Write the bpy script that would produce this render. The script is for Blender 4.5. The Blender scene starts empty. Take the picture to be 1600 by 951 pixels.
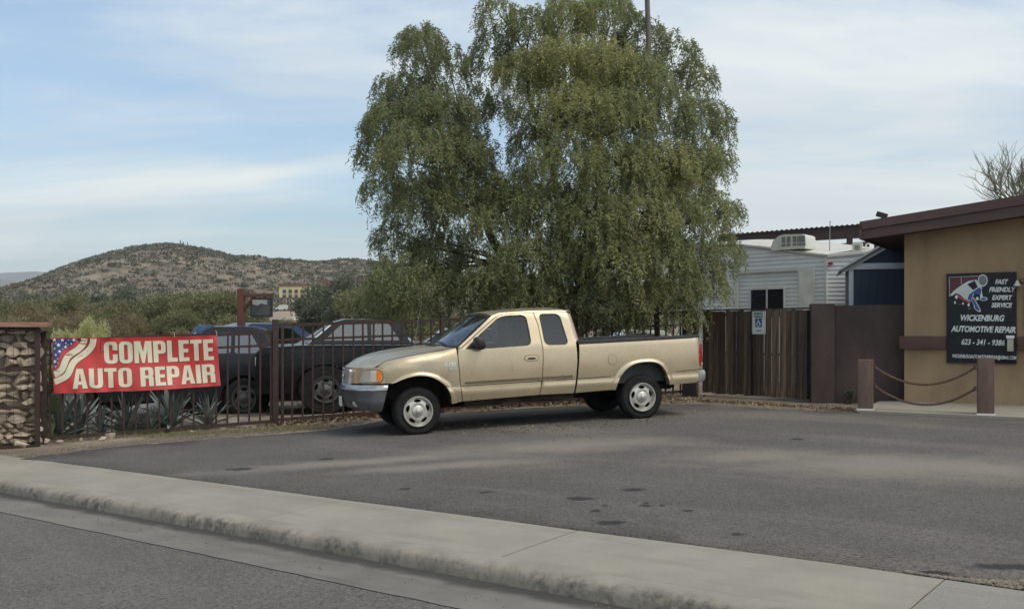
import bpy, bmesh, math, random
import numpy as np
from mathutils import Vector, Matrix
from mathutils.geometry import delaunay_2d_cdt

# ------------------------------------------------------------------ camera, sky, sun, exposure
scene = bpy.context.scene
R = math.radians
F, CX, HY, ZC = 1500.0, 800.0, 515.0, 1.657
cam_d = bpy.data.cameras.new("camera")
cam_d.sensor_width = 36.0
cam_d.lens = 36.0 * F / 1600.0
cam_d.shift_y = (HY - 475.5) / 1600.0
cam_d.clip_end = 9000
cam = bpy.data.objects.new("camera", cam_d)
scene.collection.objects.link(cam)
cam.location = (0, 0, ZC)
cam.rotation_euler = (R(90), 0, 0)
scene.camera = cam

SUN_EL, SUN_AZ = R(54), R(128)          # azimuth clockwise from +Y (north): from behind the camera, right
world = bpy.data.worlds.new("World")
scene.world = world
world.use_nodes = True
def build_world():
    nt = world.node_tree; N = nt.nodes; L = nt.links
    N.clear()
    out = N.new("ShaderNodeOutputWorld"); bg = N.new("ShaderNodeBackground")
    sky = N.new("ShaderNodeTexSky"); sky.sky_type = 'NISHITA'; sky.sun_disc = False
    sky.sun_elevation = SUN_EL; sky.sun_rotation = SUN_AZ
    sky.dust_density = 3.0; sky.air_density = 1.0
    tc = N.new("ShaderNodeTexCoord")
    sep = N.new("ShaderNodeSeparateXYZ"); L.new(tc.outputs['Generated'], sep.inputs[0])
    # direction projected on a flat cloud layer: streaks stretch towards the horizon as real ones do
    zc = N.new("ShaderNodeMath"); zc.operation = 'MAXIMUM'; zc.inputs[1].default_value = 0.0; L.new(sep.outputs[2], zc.inputs[0])
    za = N.new("ShaderNodeMath"); za.operation = 'ADD'; za.inputs[1].default_value = 0.12; L.new(zc.outputs[0], za.inputs[0])
    dx = N.new("ShaderNodeMath"); dx.operation = 'DIVIDE'; L.new(sep.outputs[0], dx.inputs[0]); L.new(za.outputs[0], dx.inputs[1])
    dy = N.new("ShaderNodeMath"); dy.operation = 'DIVIDE'; L.new(sep.outputs[1], dy.inputs[0]); L.new(za.outputs[0], dy.inputs[1])
    cb = N.new("ShaderNodeCombineXYZ"); L.new(dx.outputs[0], cb.inputs[0]); L.new(dy.outputs[0], cb.inputs[1])
    mp = N.new("ShaderNodeMapping"); mp.inputs['Rotation'].default_value = (0, 0, R(12)); mp.inputs['Scale'].default_value = (0.5, 0.85, 1)
    mp.inputs['Location'].default_value = (1.9, 0.85, 0)
    L.new(cb.outputs[0], mp.inputs[0])
    n1 = N.new("ShaderNodeTexNoise"); n1.inputs['Scale'].default_value = 0.75; n1.inputs['Detail'].default_value = 9; n1.inputs['Roughness'].default_value = 0.58; n1.inputs['Distortion'].default_value = 0.5
    L.new(mp.outputs[0], n1.inputs['Vector'])
    r1 = N.new("ShaderNodeMapRange"); r1.interpolation_type = 'SMOOTHSTEP'
    r1.inputs['From Min'].default_value = 0.39; r1.inputs['From Max'].default_value = 0.62; r1.inputs['To Min'].default_value = 0.16; r1.inputs['To Max'].default_value = 0.94
    L.new(n1.outputs['Fac'], r1.inputs['Value'])
    n2 = N.new("ShaderNodeTexNoise"); n2.inputs['Scale'].default_value = 0.75; n2.inputs['Detail'].default_value = 5; n2.inputs['Roughness'].default_value = 0.5
    mp2 = N.new("ShaderNodeMapping"); mp2.inputs['Location'].default_value = (4.2, 7.7, 0); mp2.inputs['Rotation'].default_value = (0, 0, R(-4)); mp2.inputs['Scale'].default_value = (0.4, 1.3, 1)
    L.new(cb.outputs[0], mp2.inputs[0]); L.new(mp2.outputs[0], n2.inputs['Vector'])
    cr = N.new("ShaderNodeValToRGB")
    cr.color_ramp.elements[0].position = 0.34; cr.color_ramp.elements[0].color = (3.55, 3.95, 4.2, 1)
    cr.color_ramp.elements[1].position = 0.62; cr.color_ramp.elements[1].color = (4.9, 5.12, 4.98, 1)
    L.new(n2.outputs['Fac'], cr.inputs[0])
    mix = N.new("ShaderNodeMix"); mix.data_type = 'RGBA'
    tn = N.new('ShaderNodeMix'); tn.data_type = 'RGBA'; tn.blend_type = 'MULTIPLY'; tn.inputs[0].default_value = 1; tn.inputs[7].default_value = (.93, 1.04, 1.06, 1)
    L.new(sky.outputs[0], tn.inputs[6])
    hz = N.new('ShaderNodeMapRange'); hz.interpolation_type = 'SMOOTHSTEP'; hz.inputs['From Min'].default_value = 0.01; hz.inputs['From Max'].default_value = 0.15; hz.inputs['To Min'].default_value = 0.93; hz.inputs['To Max'].default_value = 0.0
    L.new(zc.outputs[0], hz.inputs['Value'])
    mxm = N.new('ShaderNodeMath'); mxm.operation = 'MAXIMUM'; L.new(r1.outputs[0], mxm.inputs[0]); L.new(hz.outputs[0], mxm.inputs[1])
    L.new(mxm.outputs[0], mix.inputs['Factor']); L.new(tn.outputs[2], mix.inputs[6]); L.new(cr.outputs[0], mix.inputs[7])
    L.new(mix.outputs[2], bg.inputs['Color']); bg.inputs['Strength'].default_value = 0.15
    L.new(bg.outputs[0], out.inputs[0])
build_world()

sun_d = bpy.data.lights.new("sun", 'SUN'); sun_d.energy = 1.5; sun_d.angle = R(26); sun_d.color = (1.0, 0.93, 0.82)
sun = bpy.data.objects.new("sun", sun_d); scene.collection.objects.link(sun)
sd = Vector((math.sin(SUN_AZ) * math.cos(SUN_EL), math.cos(SUN_AZ) * math.cos(SUN_EL), math.sin(SUN_EL)))
sun.rotation_euler = sd.to_track_quat('Z', 'Y').to_euler()
sun.location = (0, -20, 40)

scene.view_settings.view_transform = 'Standard'
scene.view_settings.look = 'None'
scene.view_settings.exposure = 0.36
scene.view_settings.gamma = 1.0

# ------------------------------------------------------------------ helpers
rnd = random.Random(7)
npr = np.random.RandomState(11)
COL = scene.collection
def link(o, parent=None):
    COL.objects.link(o)
    if parent is not None: o.parent = parent
    return o
def tag(o, label=None, cat=None, group=None, kind=None):
    if label: o["label"] = label
    if cat: o["category"] = cat
    if group: o["group"] = group
    if kind: o["kind"] = kind
    return o
def empty(name, loc=(0, 0, 0), rz=0, mat4=None):
    o = bpy.data.objects.new(name, None); COL.objects.link(o); o.empty_display_size = .2
    if mat4 is not None: o.matrix_world = mat4
    else:
        o.location = loc; o.rotation_euler = (0, 0, rz)
    return o
def shade(me, ang=None):
    if ang is None: return
    me.polygons.foreach_set("use_smooth", [True] * len(me.polygons))
    if ang < 179:
        bm = bmesh.new(); bm.from_mesh(me)
        a = R(ang)
        for e in bm.edges:
            if len(e.link_faces) == 2 and e.calc_face_angle(0) > a: e.smooth = False
        bm.to_mesh(me); bm.free()
def mesh(name, V, Fc, m, smooth=None, fix=False):
    me = bpy.data.meshes.new(name)
    me.from_pydata([tuple(v) for v in V], [], [tuple(f) for f in Fc])
    if fix:
        bm = bmesh.new(); bm.from_mesh(me); bmesh.ops.recalc_face_normals(bm, faces=bm.faces); bm.to_mesh(me); bm.free()
    me.update()
    if m is not None: me.materials.append(m)
    shade(me, smooth)
    return me
def obj(name, me, parent=None, loc=None, rot=None, scale=None):
    o = bpy.data.objects.new(name, me)
    link(o, parent)
    if loc is not None: o.location = loc
    if rot is not None: o.rotation_euler = rot
    if scale is not None: o.scale = scale
    return o
class MB:
    """collects shapes into one mesh"""
    def __init__(s): s.V = []; s.F = []
    def add(s, V, Fc):
        b = len(s.V); s.V += [Vector(v) for v in V]; s.F += [tuple(i + b for i in f) for f in Fc]; return s
    def box(s, x0, x1, y0, y1, z0, z1, bev=0):
        if bev <= 0:
            V = [(x, y, z) for z in (z0, z1) for y in (y0, y1) for x in (x0, x1)]
            return s.add(V, [(0, 2, 3, 1), (4, 5, 7, 6), (0, 1, 5, 4), (2, 6, 7, 3), (0, 4, 6, 2), (1, 3, 7, 5)])
        bm = bmesh.new(); bmesh.ops.create_cube(bm, size=1)
        for v in bm.verts: v.co = Vector(((x0 + x1) / 2 + v.co.x * (x1 - x0), (y0 + y1) / 2 + v.co.y * (y1 - y0), (z0 + z1) / 2 + v.co.z * (z1 - z0)))
        bmesh.ops.bevel(bm, geom=bm.edges[:], offset=bev, segments=2, affect='EDGES', profile=.7)
        return s.bm(bm)
    def bm(s, bm):
        bm.verts.index_update()
        V = [v.co.copy() for v in bm.verts]; Fc = [[v.index for v in f.verts] for f in bm.faces]; bm.free()
        return s.add(V, Fc)
    def tube(s, pts, r, n=8, cap=True):
        pts = [Vector(p) for p in pts]; rs = r if isinstance(r, (list, tuple)) else [r] * len(pts)
        V = []; Fc = []; up = None
        for i, p in enumerate(pts):
            t = (pts[min(i + 1, len(pts) - 1)] - pts[max(i - 1, 0)]).normalized()
            if up is None: up = Vector((0, 0, 1)) if abs(t.z) < .9 else Vector((1, 0, 0))
            a = t.cross(up).normalized(); b = a.cross(t).normalized(); up = b
            for k in range(n):
                w = 2 * math.pi * k / n
                V.append(p + (a * math.cos(w) + b * math.sin(w)) * rs[i])
        for i in range(len(pts) - 1):
            for k in range(n):
                Fc.append((i * n + k, i * n + (k + 1) % n, (i + 1) * n + (k + 1) % n, (i + 1) * n + k))
        if cap:
            Fc.append(tuple(range(n))[::-1]); Fc.append(tuple((len(pts) - 1) * n + k for k in range(n)))
        return s.add(V, Fc)
    def lathe(s, prof, n=32, axis='y', c=(0, 0, 0)):
        """prof: (radius, along) pairs"""
        V = []; Fc = []
        for r, h in prof:
            for k in range(n):
                w = 2 * math.pi * k / n; a, b = r * math.cos(w), r * math.sin(w)
                V.append({'y': (c[0] + a, c[1] + h, c[2] + b), 'z': (c[0] + a, c[1] + b, c[2] + h), 'x': (c[0] + h, c[1] + a, c[2] + b)}[axis])
        for i in range(len(prof) - 1):
            for k in range(n): Fc.append((i * n + k, i * n + (k + 1) % n, (i + 1) * n + (k + 1) % n, (i + 1) * n + k))
        return s.add(V, Fc)
    def prism(s, poly, a, b, axis='y'):
        """poly in the two other axes, extruded from a to b"""
        n = len(poly)
        f = {'y': lambda p, h: (p[0], h, p[1]), 'z': lambda p, h: (p[0], p[1], h), 'x': lambda p, h: (h, p[0], p[1])}[axis]
        V = [f(p, a) for p in poly] + [f(p, b) for p in poly]
        Fc = [tuple(range(n))[::-1], tuple(range(n, 2 * n))] + [(i, (i + 1) % n, n + (i + 1) % n, n + i) for i in range(n)]
        return s.add(V, Fc)
    def xf(s, M):
        s.V = [M @ v for v in s.V]; return s
    def build(s, name, m, parent=None, smooth=None, fix=True, **k):
        return obj(name, mesh(name, s.V, s.F, m, smooth, fix), parent, **k)
def pip(p, loop):
    x, y = p; c = False; n = len(loop)
    for i in range(n):
        x1, y1 = loop[i]; x2, y2 = loop[i - 1]
        if (y1 > y) != (y2 > y) and x < (x2 - x1) * (y - y1) / (y2 - y1) + x1: c = not c
    return c
def inside(p, loops):
    c = False
    for l in loops:
        if pip(p, l): c = not c
    return c
def fill2d(loops, step=None, extra=()):
    """triangulate even-odd loops (plus an interior grid); returns 2D verts and tris"""
    V = []; E = []
    for l in loops:
        b = len(V); n = len(l); V += [Vector(p) for p in l]; E += [(b + i, b + (i + 1) % n) for i in range(n)]
    if step:
        xs = [p[0] for p in loops[0]]; ys = [p[1] for p in loops[0]]
        sx, sy = step if isinstance(step, tuple) else (step, step)
        for x in np.arange(min(xs) + sx * .5, max(xs), sx):
            for y in np.arange(min(ys) + sy * .5, max(ys), sy):
                if inside((x, y), loops): V.append(Vector((x, y)))
    for p in extra:
        if inside(p, loops): V.append(Vector(p))
    r = delaunay_2d_cdt(V, E, [], 0, 1e-5)
    ov, of = r[0], r[2]
    T = []
    for f in of:
        c = ((ov[f[0]].x + ov[f[1]].x + ov[f[2]].x) / 3, (ov[f[0]].y + ov[f[1]].y + ov[f[2]].y) / 3)
        if inside(c, loops): T.append(tuple(f))
    return ov, T
def rounded(pts, r, n=4):
    """round the corners of a polygon; r is a number or a list"""
    out = []; N = len(pts)
    for i in range(N):
        p = Vector(pts[i]); a = Vector(pts[i - 1]); b = Vector(pts[(i + 1) % N])
        rr = r[i] if isinstance(r, (list, tuple)) else r
        if rr <= 0: out.append(tuple(p)); continue
        da = (a - p); db = (b - p); q = min(rr, da.length * .48, db.length * .48)
        s = p + da.normalized() * q; e = p + db.normalized() * q
        for k in range(n + 1):
            t = k / n; out.append(tuple(s * (1 - t) ** 2 + p * 2 * t * (1 - t) + e * t * t))
    return out
def dense(loop, d):
    out = []
    for i in range(len(loop)):
        a = Vector(loop[i]); b = Vector(loop[(i + 1) % len(loop)]); k = max(1, int((b - a).length / d))
        out += [tuple(a.lerp(b, j / k)) for j in range(k)]
    return out
def sheet(name, loops, fn, m, parent, step=.08, thick=.0, smooth=30, flip=False, extra=(), exact=False):
    """2D outline lifted to 3D by fn(a,b) -> point; optional thickness along fn(a,b,t)"""
    V2, T = fill2d(loops, step, extra)
    V = [fn(v.x, v.y, 0) for v in V2]; Fc = [t[::-1] if flip else t for t in T]
    if exact:      # panel of a smooth body: true surface normals, separate rim
        e = .006; Nn = []
        for v in V2:
            da = Vector(fn(v.x + e, v.y, 0)) - Vector(fn(v.x - e, v.y, 0)); db = Vector(fn(v.x, v.y + e, 0)) - Vector(fn(v.x, v.y - e, 0))
            n = da.cross(db).normalized(); Nn.append(-n if flip else n)
        if thick:
            edges = {}
            for t in Fc:
                for i in range(3):
                    q = (t[i], t[(i + 1) % 3]); edges.setdefault((min(q), max(q)), []).append(q)
            b0 = len(V2)
            V += [fn(v.x, v.y, thick) for v in V2]; back = [tuple(i + b0 for i in t[::-1]) for t in Fc]; Nn += [-n for n in Nn]; side = []
            for es in edges.values():
                if len(es) > 1: continue
                a, c = es[0]; pa, pc, pb, pd = Vector(V[a]), Vector(V[c]), Vector(V[a + b0]), Vector(V[c + b0]); n = (pb - pa).cross(pc - pa).normalized(); k = len(V)
                V += [pc, pa, pb, pd]; Nn += [n] * 4; side.append((k, k + 1, k + 2, k + 3))
            Fc = Fc + back + side
        me = mesh(name, V, Fc, m, 179)
        me.normals_split_custom_set_from_vertices([tuple(n) for n in Nn])
        return obj(name, me, parent)
    if thick:
        b = len(V); V += [fn(v.x, v.y, thick) for v in V2]
        edges = {}
        for t in Fc:
            for i in range(3):
                e = (t[i], t[(i + 1) % 3]); k = (min(e), max(e)); edges.setdefault(k, []).append(e)
        back = [tuple(i + b for i in t[::-1]) for t in Fc]
        side = [(es[0][1], es[0][0], es[0][0] + b, es[0][1] + b) for es in edges.values() if len(es) == 1]
        Fc = Fc + back + side
    return obj(name, mesh(name, V, Fc, m, smooth), parent)
def copy_tree(o, parent=None):
    c = o.copy(); COL.objects.link(c); c.parent = parent
    for ch in o.children: copy_tree(ch, c)
    return c
def sm(a, b, x):
    t = min(1, max(0, (x - a) / (b - a))); return t * t * (3 - 2 * t)

# ------------------------------------------------------------------ materials
def nodes(name):
    m = bpy.data.materials.new(name); m.use_nodes = True
    nt = m.node_tree; return m, nt, nt.nodes, nt.links, nt.nodes["Principled BSDF"]
def rgb(c): return (c[0], c[1], c[2], 1)
def noise(N, L, scale, detail=5, rough=.55, vec=None, dist=0):
    n = N.new("ShaderNodeTexNoise"); n.inputs['Scale'].default_value = scale; n.inputs['Detail'].default_value = detail
    n.inputs['Roughness'].default_value = rough; n.inputs['Distortion'].default_value = dist
    if vec is not None: L.new(vec, n.inputs['Vector'])
    return n.outputs['Fac']
def rng(N, L, v, a, b, c=0, d=1):
    r = N.new("ShaderNodeMapRange"); r.interpolation_type = 'SMOOTHSTEP'
    for k, q in (('From Min', a), ('From Max', b), ('To Min', c), ('To Max', d)): r.inputs[k].default_value = q
    L.new(v, r.inputs['Value']); return r.outputs[0]
def mixc(N, L, f, a, b, mode='MIX'):
    x = N.new("ShaderNodeMix"); x.data_type = 'RGBA'; x.blend_type = mode
    if isinstance(f, (int, float)): x.inputs[0].default_value = f
    else: L.new(f, x.inputs[0])
    for s, q in ((6, a), (7, b)):
        if isinstance(q, (tuple, list)): x.inputs[s].default_value = rgb(q)
        else: L.new(q, x.inputs[s])
    return x.outputs[2]
def mth(N, L, op, a, b=None):
    x = N.new("ShaderNodeMath"); x.operation = op
    for i, q in enumerate((a, b)):
        if q is None: continue
        if isinstance(q, (int, float)): x.inputs[i].default_value = q
        else: L.new(q, x.inputs[i])
    return x.outputs[0]
def coords(N, L, kind='Object', scale=(1, 1, 1), rot=(0, 0, 0)):
    if kind == 'World':
        o = N.new("ShaderNodeNewGeometry").outputs['Position']
    else:
        o = N.new("ShaderNodeTexCoord").outputs[kind]
    if scale == (1, 1, 1) and rot == (0, 0, 0): return o
    mp = N.new("ShaderNodeMapping"); mp.inputs['Scale'].default_value = scale; mp.inputs['Rotation'].default_value = rot
    L.new(o, mp.inputs[0]); return mp.outputs[0]
def mat(name, c1, c2=None, scale=6, rough=.6, metal=0, bump=0, bscale=None, vec='Object', stretch=(1, 1, 1), coat=0, rand=0, spec=.5, lo=.35, hi=.65, dirt=None):
    m, nt, N, L, B = nodes(name)
    v = coords(N, L, vec, stretch)
    if c2 is None: c2 = tuple(x * .82 for x in c1)
    col = mixc(N, L, rng(N, L, noise(N, L, scale, vec=v), lo, hi), c1, c2)
    if dirt:
        col = mixc(N, L, mth(N, L, 'MULTIPLY', rng(N, L, noise(N, L, dirt[1], 8, .65, vec=v), .45, .7), dirt[2]), col, dirt[0])
    if rand:
        oi = N.new("ShaderNodeObjectInfo")
        hsv = N.new("ShaderNodeHueSaturation"); L.new(col, hsv.inputs['Color'])
        L.new(rng(N, L, oi.outputs['Random'], 0, 1, 1 - rand, 1 + rand), hsv.inputs['Value']); col = hsv.outputs[0]
    L.new(col, B.inputs['Base Color'])
    B.inputs['Metallic'].default_value = metal; B.inputs['Coat Weight'].default_value = coat; B.inputs['Specular IOR Level'].default_value = spec
    nr = noise(N, L, scale * 2.3, vec=v)
    L.new(rng(N, L, nr, .3, .7, max(.02, rough - .07), min(1, rough + .07)), B.inputs['Roughness'])
    if bump:
        bp = N.new("ShaderNodeBump"); bp.inputs['Strength'].default_value = bump; bp.inputs['Distance'].default_value = .02
        L.new(noise(N, L, bscale or scale * 6, 6, .6, vec=v), bp.inputs['Height']); L.new(bp.outputs[0], B.inputs['Normal'])
    return m
def glass(name, tint, reflect=1.0, rough=.02):
    """tinted window glass: see-through film with a mirror coat by Fresnel"""
    m, nt, N, L, B = nodes(name)
    N.remove(B); out = N["Material Output"]
    tr = N.new("ShaderNodeBsdfTransparent"); tr.inputs[0].default_value = rgb(tint)
    gl = N.new("ShaderNodeBsdfGlossy"); gl.inputs[0].default_value = (.95, .97, 1, 1); gl.inputs['Roughness'].default_value = rough
    fr = N.new("ShaderNodeFresnel"); fr.inputs[0].default_value = 1.52
    mx = N.new("ShaderNodeMixShader")
    f = mth(N, L, 'MULTIPLY_ADD', fr.outputs[0], 1.6 * reflect); f.node.inputs[2].default_value = .03
    f.node.use_clamp = True
    L.new(f, mx.inputs[0]); L.new(tr.outputs[0], mx.inputs[1]); L.new(gl.outputs[0], mx.inputs[2]); L.new(mx.outputs[0], out.inputs[0])
    return m
def leafmat(name, c1, c2, c3=None, trans=.25):
    """leaf colour by a per-leaf tint attribute 0..1, with light passing through the blade"""
    m, nt, N, L, B = nodes(name)
    at = N.new("ShaderNodeAttribute"); at.attribute_name = "tint"
    cr = N.new("ShaderNodeValToRGB"); e = cr.color_ramp.elements
    e[0].position = 0; e[0].color = rgb(c1); e[1].position = 1; e[1].color = rgb(c3 or c2)
    if c3: q = e.new(.55); q.color = rgb(c2)
    L.new(at.outputs['Fac'], cr.inputs[0]); L.new(cr.outputs[0], B.inputs['Base Color'])
    B.inputs['Roughness'].default_value = .6; B.inputs['Specular IOR Level'].default_value = .3
    tl = N.new("ShaderNodeBsdfTranslucent"); L.new(cr.outputs[0], tl.inputs[0])
    mx = N.new("ShaderNodeMixShader"); mx.inputs[0].default_value = trans
    L.new(B.outputs[0], mx.inputs[1]); L.new(tl.outputs[0], mx.inputs[2]); L.new(mx.outputs[0], N["Material Output"].inputs[0])
    return m

M = {}
M['black'] = mat('black_plastic', (.018, .018, .02), (.03, .03, .032), 8, .55, bump=.15)
M['rubber'] = mat('tyre_rubber', (.011, .011, .012), (.021, .020, .020), 9, .85, bump=.2, spec=.25)
M['under'] = mat('underbody_dirt', (.012, .011, .010), (.032, .026, .02), 5, .95, spec=.15)
M['glass'] = glass('window_glass', (.55, .66, .63), .6)
M['glass_dark'] = glass('privacy_glass', (.04, .045, .06), .7)
M['glass_yard'] = glass('dusty_car_glass', (.10, .11, .12), 2.6, .08)
M['shield'] = glass('windshield_glass', (.5, .58, .6), 1.25)
M['chrome'] = mat('worn_chrome', (.62, .63, .64), (.5, .5, .5), 10, .22, metal=1)
M['steel'] = mat('grey_steel', (.35, .36, .37), (.25, .25, .26), 6, .4, metal=.8)
M['alloy'] = mat('silver_wheel_paint', (.62, .60, .55), (.5, .48, .43), 6, .35, metal=.55, dirt=((.3, .26, .2), 9, .5))
M['iron'] = mat('brown_iron', (.030, .017, .015), (.046, .024, .019), 14, .75, metal=.1, bump=.2, dirt=((.075, .04, .028), 7, .4))
M['dark_inside'] = mat('dark_interior', (.03, .029, .028), (.05, .048, .045), 8, .8)
M['seat_tan'] = mat('tan_upholstery', (.16, .14, .11), (.2, .17, .13), 10, .9)

# ------------------------------------------------------------------ the lie of the land
def zp(x, y):
    ax = .0361 * (min(x, 2.5) + 1.475) + .012 * max(0, x - 2.5)
    return ax + .0112 * (y - 15.15)
def P(px, py, Y):                      # a sight line at distance Y
    return Vector(((px - CX) / F * Y, Y, ZC - (py - HY) / F * Y))
def G(px, py):                         # a sight line meeting the ground
    Y = 15.0
    for _ in range(40):
        Y = Y * .5 + .5 * (ZC - zp((px - CX) / F * Y, Y)) * F / (py - HY)
    x = (px - CX) / F * Y
    return Vector((x, Y, zp(x, Y)))
e0, e1 = G(60, 718), G(1450, 900)
U = Vector((e1.x - e0.x, e1.y - e0.y, 0)).normalized(); NN = Vector((-U.y, U.x, 0))
N_EDGE = e0.dot(NN) - e0.z * 0
def un(p): return (p.x * U.x + p.y * U.y, p.x * NN.x + p.y * NN.y)
def xy(u, n): return (U.x * u + NN.x * n, U.y * u + NN.y * n)
N_CURB = (un(G(0, 750))[1] + un(G(1150, 940))[1]) / 2
# ------------------------------------------------------------------ ground, road, pavement, lot
def far_z(x, y):
    """open land behind the yard, falling a little and then climbing to the hills"""
    return .35 - 1.6 * sm(40, 110, y) + 7.5 * sm(150, 420, y)
def land(x, y):
    u, n = x * U.x + y * U.y, x * NN.x + y * NN.y
    if n < N_EDGE + .0: return zp(max(-14, min(14, x)), max(0, min(30, y))) - .6
    near = zp(max(-14, min(14, x)), max(0, min(26, y))) - .012
    t = sm(27, 45, y)
    return near * (1 - t) + far_z(x, y) * t
def dirt_mat():
    m, nt, N, L, B = nodes('desert_dirt')
    v = coords(N, L, 'World')
    a = rng(N, L, noise(N, L, .9, 6, .6, v), .35, .65)
    c = mixc(N, L, a, (.20, .155, .115), (.30, .245, .185))
    c = mixc(N, L, rng(N, L, noise(N, L, 2.3, 6, .7, v), .5, .68), c, (.115, .088, .062))
    sp = rng(N, L, noise(N, L, 38, 3, .7, v), .54, .66)
    c = mixc(N, L, mth(N, L, 'MULTIPLY', sp, .6), c, (.42, .36, .29))
    L.new(c, B.inputs['Base Color']); B.inputs['Roughness'].default_value = .95; B.inputs['Specular IOR Level'].default_value = .2
    bp = N.new("ShaderNodeBump"); bp.inputs['Strength'].default_value = .8; bp.inputs['Distance'].default_value = .03
    L.new(noise(N, L, 22, 8, .7, v), bp.inputs['Height']); L.new(bp.outputs[0], B.inputs['Normal'])
    return m
M['dirt'] = dirt_mat()
def build_ground():
    us = sorted(set([-4000, -1500, -600, -250, -120, -70] + list(np.arange(-45, 30, 1.5)) + [45, 80, 150, 400, 1200, 4000]))
    ns = sorted(set([-3000, -600, -100, -20, 0, N_EDGE - .3, N_EDGE - .02, N_EDGE + .0001] + list(np.arange(N_EDGE + .6, 48, 1.2)) + [55, 65, 80, 100, 130, 170, 220, 280, 350, 450, 600, 900, 1500, 3000, 5000]))
    V = []; Fc = []
    for n in ns:
        for u in us:
            x, y = xy(u, n); z = land(x, y)
            V.append((x, y, z))
    W = len(us)
    for j in range(len(ns) - 1):
        for i in range(W - 1): Fc.append((j * W + i, j * W + i + 1, (j + 1) * W + i + 1, (j + 1) * W + i))
    tag(obj('ground', mesh('ground', V, Fc, M['dirt'], 179)), kind='structure')
build_ground()

UA, UB = -60.0, 30.0
def uz(u, n=None):                    # height of the pavement at u (slopes along the street)
    x, y = xy(u, N_CURB if n is None else n); return zp(max(-14, min(14, x)), max(0, min(30, y)))
def strip_mesh(name, prof, m, ua=UA, ub=UB, du=1.0, smooth=40, jag=0, seed=1):
    """prof: list of (n, dz); a long strip running along the street"""
    us = np.arange(ua, ub + .001, du); V = []; Fc = []; K = len(prof); rr = random.Random(seed)
    for u in us:
        for k, (n, dz) in enumerate(prof):
            nn = n + (rr.uniform(-jag, jag) if jag and k == 0 else 0)
            x, y = xy(u, nn); V.append((x, y, uz(u, max(n, N_CURB) if n > N_CURB else None) + dz))
    for i in range(len(us) - 1):
        for k in range(K - 1): Fc.append((i * K + k, (i + 1) * K + k, (i + 1) * K + k + 1, i * K + k + 1))
    return mesh(name, V, Fc, m, smooth)
def concrete_mat(name, c1, c2, stain=.5, scale=1.0, ribs=False):
    m, nt, N, L, B = nodes(name)
    v = coords(N, L, 'World')
    vu = coords(N, L, 'World', (1, 1, 1), (0, 0, math.atan2(-U.y, U.x)))      # x runs along the street
    st = N.new("ShaderNodeMapping"); st.inputs['Scale'].default_value = (.35, 2.2, 1); L.new(vu, st.inputs[0])
    c = mixc(N, L, rng(N, L, noise(N, L, 1.4 * scale, 7, .6, v), .3, .7), c1, c2)
    c = mixc(N, L, mth(N, L, 'MULTIPLY', rng(N, L, noise(N, L, 1.6, 7, .65, st.outputs[0]), .5, .72), stain), c, tuple(x * .62 for x in c1))
    c = mixc(N, L, mth(N, L, 'MULTIPLY', rng(N, L, noise(N, L, 90, 2, .6, v), .58, .7), .35), c, (.12, .11, .095))
    if name.startswith('gutter'):      # darker band towards the foot of the curb, broken up by noise
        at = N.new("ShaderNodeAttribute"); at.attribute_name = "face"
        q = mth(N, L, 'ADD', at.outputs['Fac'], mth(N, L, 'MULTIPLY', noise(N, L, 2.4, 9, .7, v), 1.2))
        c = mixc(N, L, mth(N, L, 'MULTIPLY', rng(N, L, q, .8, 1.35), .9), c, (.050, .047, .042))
    L.new(c, B.inputs['Base Color']); B.inputs['Roughness'].default_value = .9; B.inputs['Specular IOR Level'].default_value = .25
    bp = N.new("ShaderNodeBump"); bp.inputs['Strength'].default_value = .35; bp.inputs['Distance'].default_value = .01
    h = noise(N, L, 60, 6, .7, v)
    if ribs:
        sp = N.new("ShaderNodeSeparateXYZ"); L.new(vu, sp.inputs[0])
        w = mth(N, L, 'SINE', mth(N, L, 'MULTIPLY', sp.outputs[1], 130.0)); h = mth(N, L, 'ADD', h, mth(N, L, 'MULTIPLY', w, .6))
        bp.inputs['Strength'].default_value = .9
    L.new(h, bp.inputs['Height']); L.new(bp.outputs[0], B.inputs['Normal'])
    return m
M['walk'] = concrete_mat('sidewalk_concrete', (.325, .292, .238), (.27, .243, .20), .5)
M['walk_ribbed'] = concrete_mat('ribbed_concrete', (.325, .302, .26), (.28, .262, .228), .3, ribs=True)
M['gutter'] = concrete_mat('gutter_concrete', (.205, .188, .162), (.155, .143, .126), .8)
def curb_mat():
    m, nt, N, L, B = nodes('curb_concrete')
    v = coords(N, L, 'World')
    vu = coords(N, L, 'World', (2.2, 2.2, .55), (0, 0, 0))
    c = mixc(N, L, rng(N, L, noise(N, L, 2.0, 7, .6, v), .3, .7), (.325, .292, .240), (.25, .226, .188))
    # black tyre scuffs and grime: patches with their own ragged shapes
    a = rng(N, L, noise(N, L, 1.1, 10, .75, vu), .34, .62)
    b = rng(N, L, noise(N, L, 12, 8, .72, v), .34, .64)
    at = N.new("ShaderNodeAttribute"); at.attribute_name = "face"
    g = mth(N, L, 'MULTIPLY', mth(N, L, 'MAXIMUM', mth(N, L, 'MULTIPLY', a, b), 0), at.outputs['Fac'])
    c = mixc(N, L, g, c, (.075, .07, .062))
    L.new(c, B.inputs['Base Color']); B.inputs['Roughness'].default_value = .9; B.inputs['Specular IOR Level'].default_value = .2
    bp = N.new("ShaderNodeBump"); bp.inputs['Strength'].default_value = .5; bp.inputs['Distance'].default_value = .012
    L.new(noise(N, L, 28, 8, .7, v), bp.inputs['Height']); L.new(bp.outputs[0], B.inputs['Normal'])
    return m
M['curb'] = curb_mat()
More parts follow.
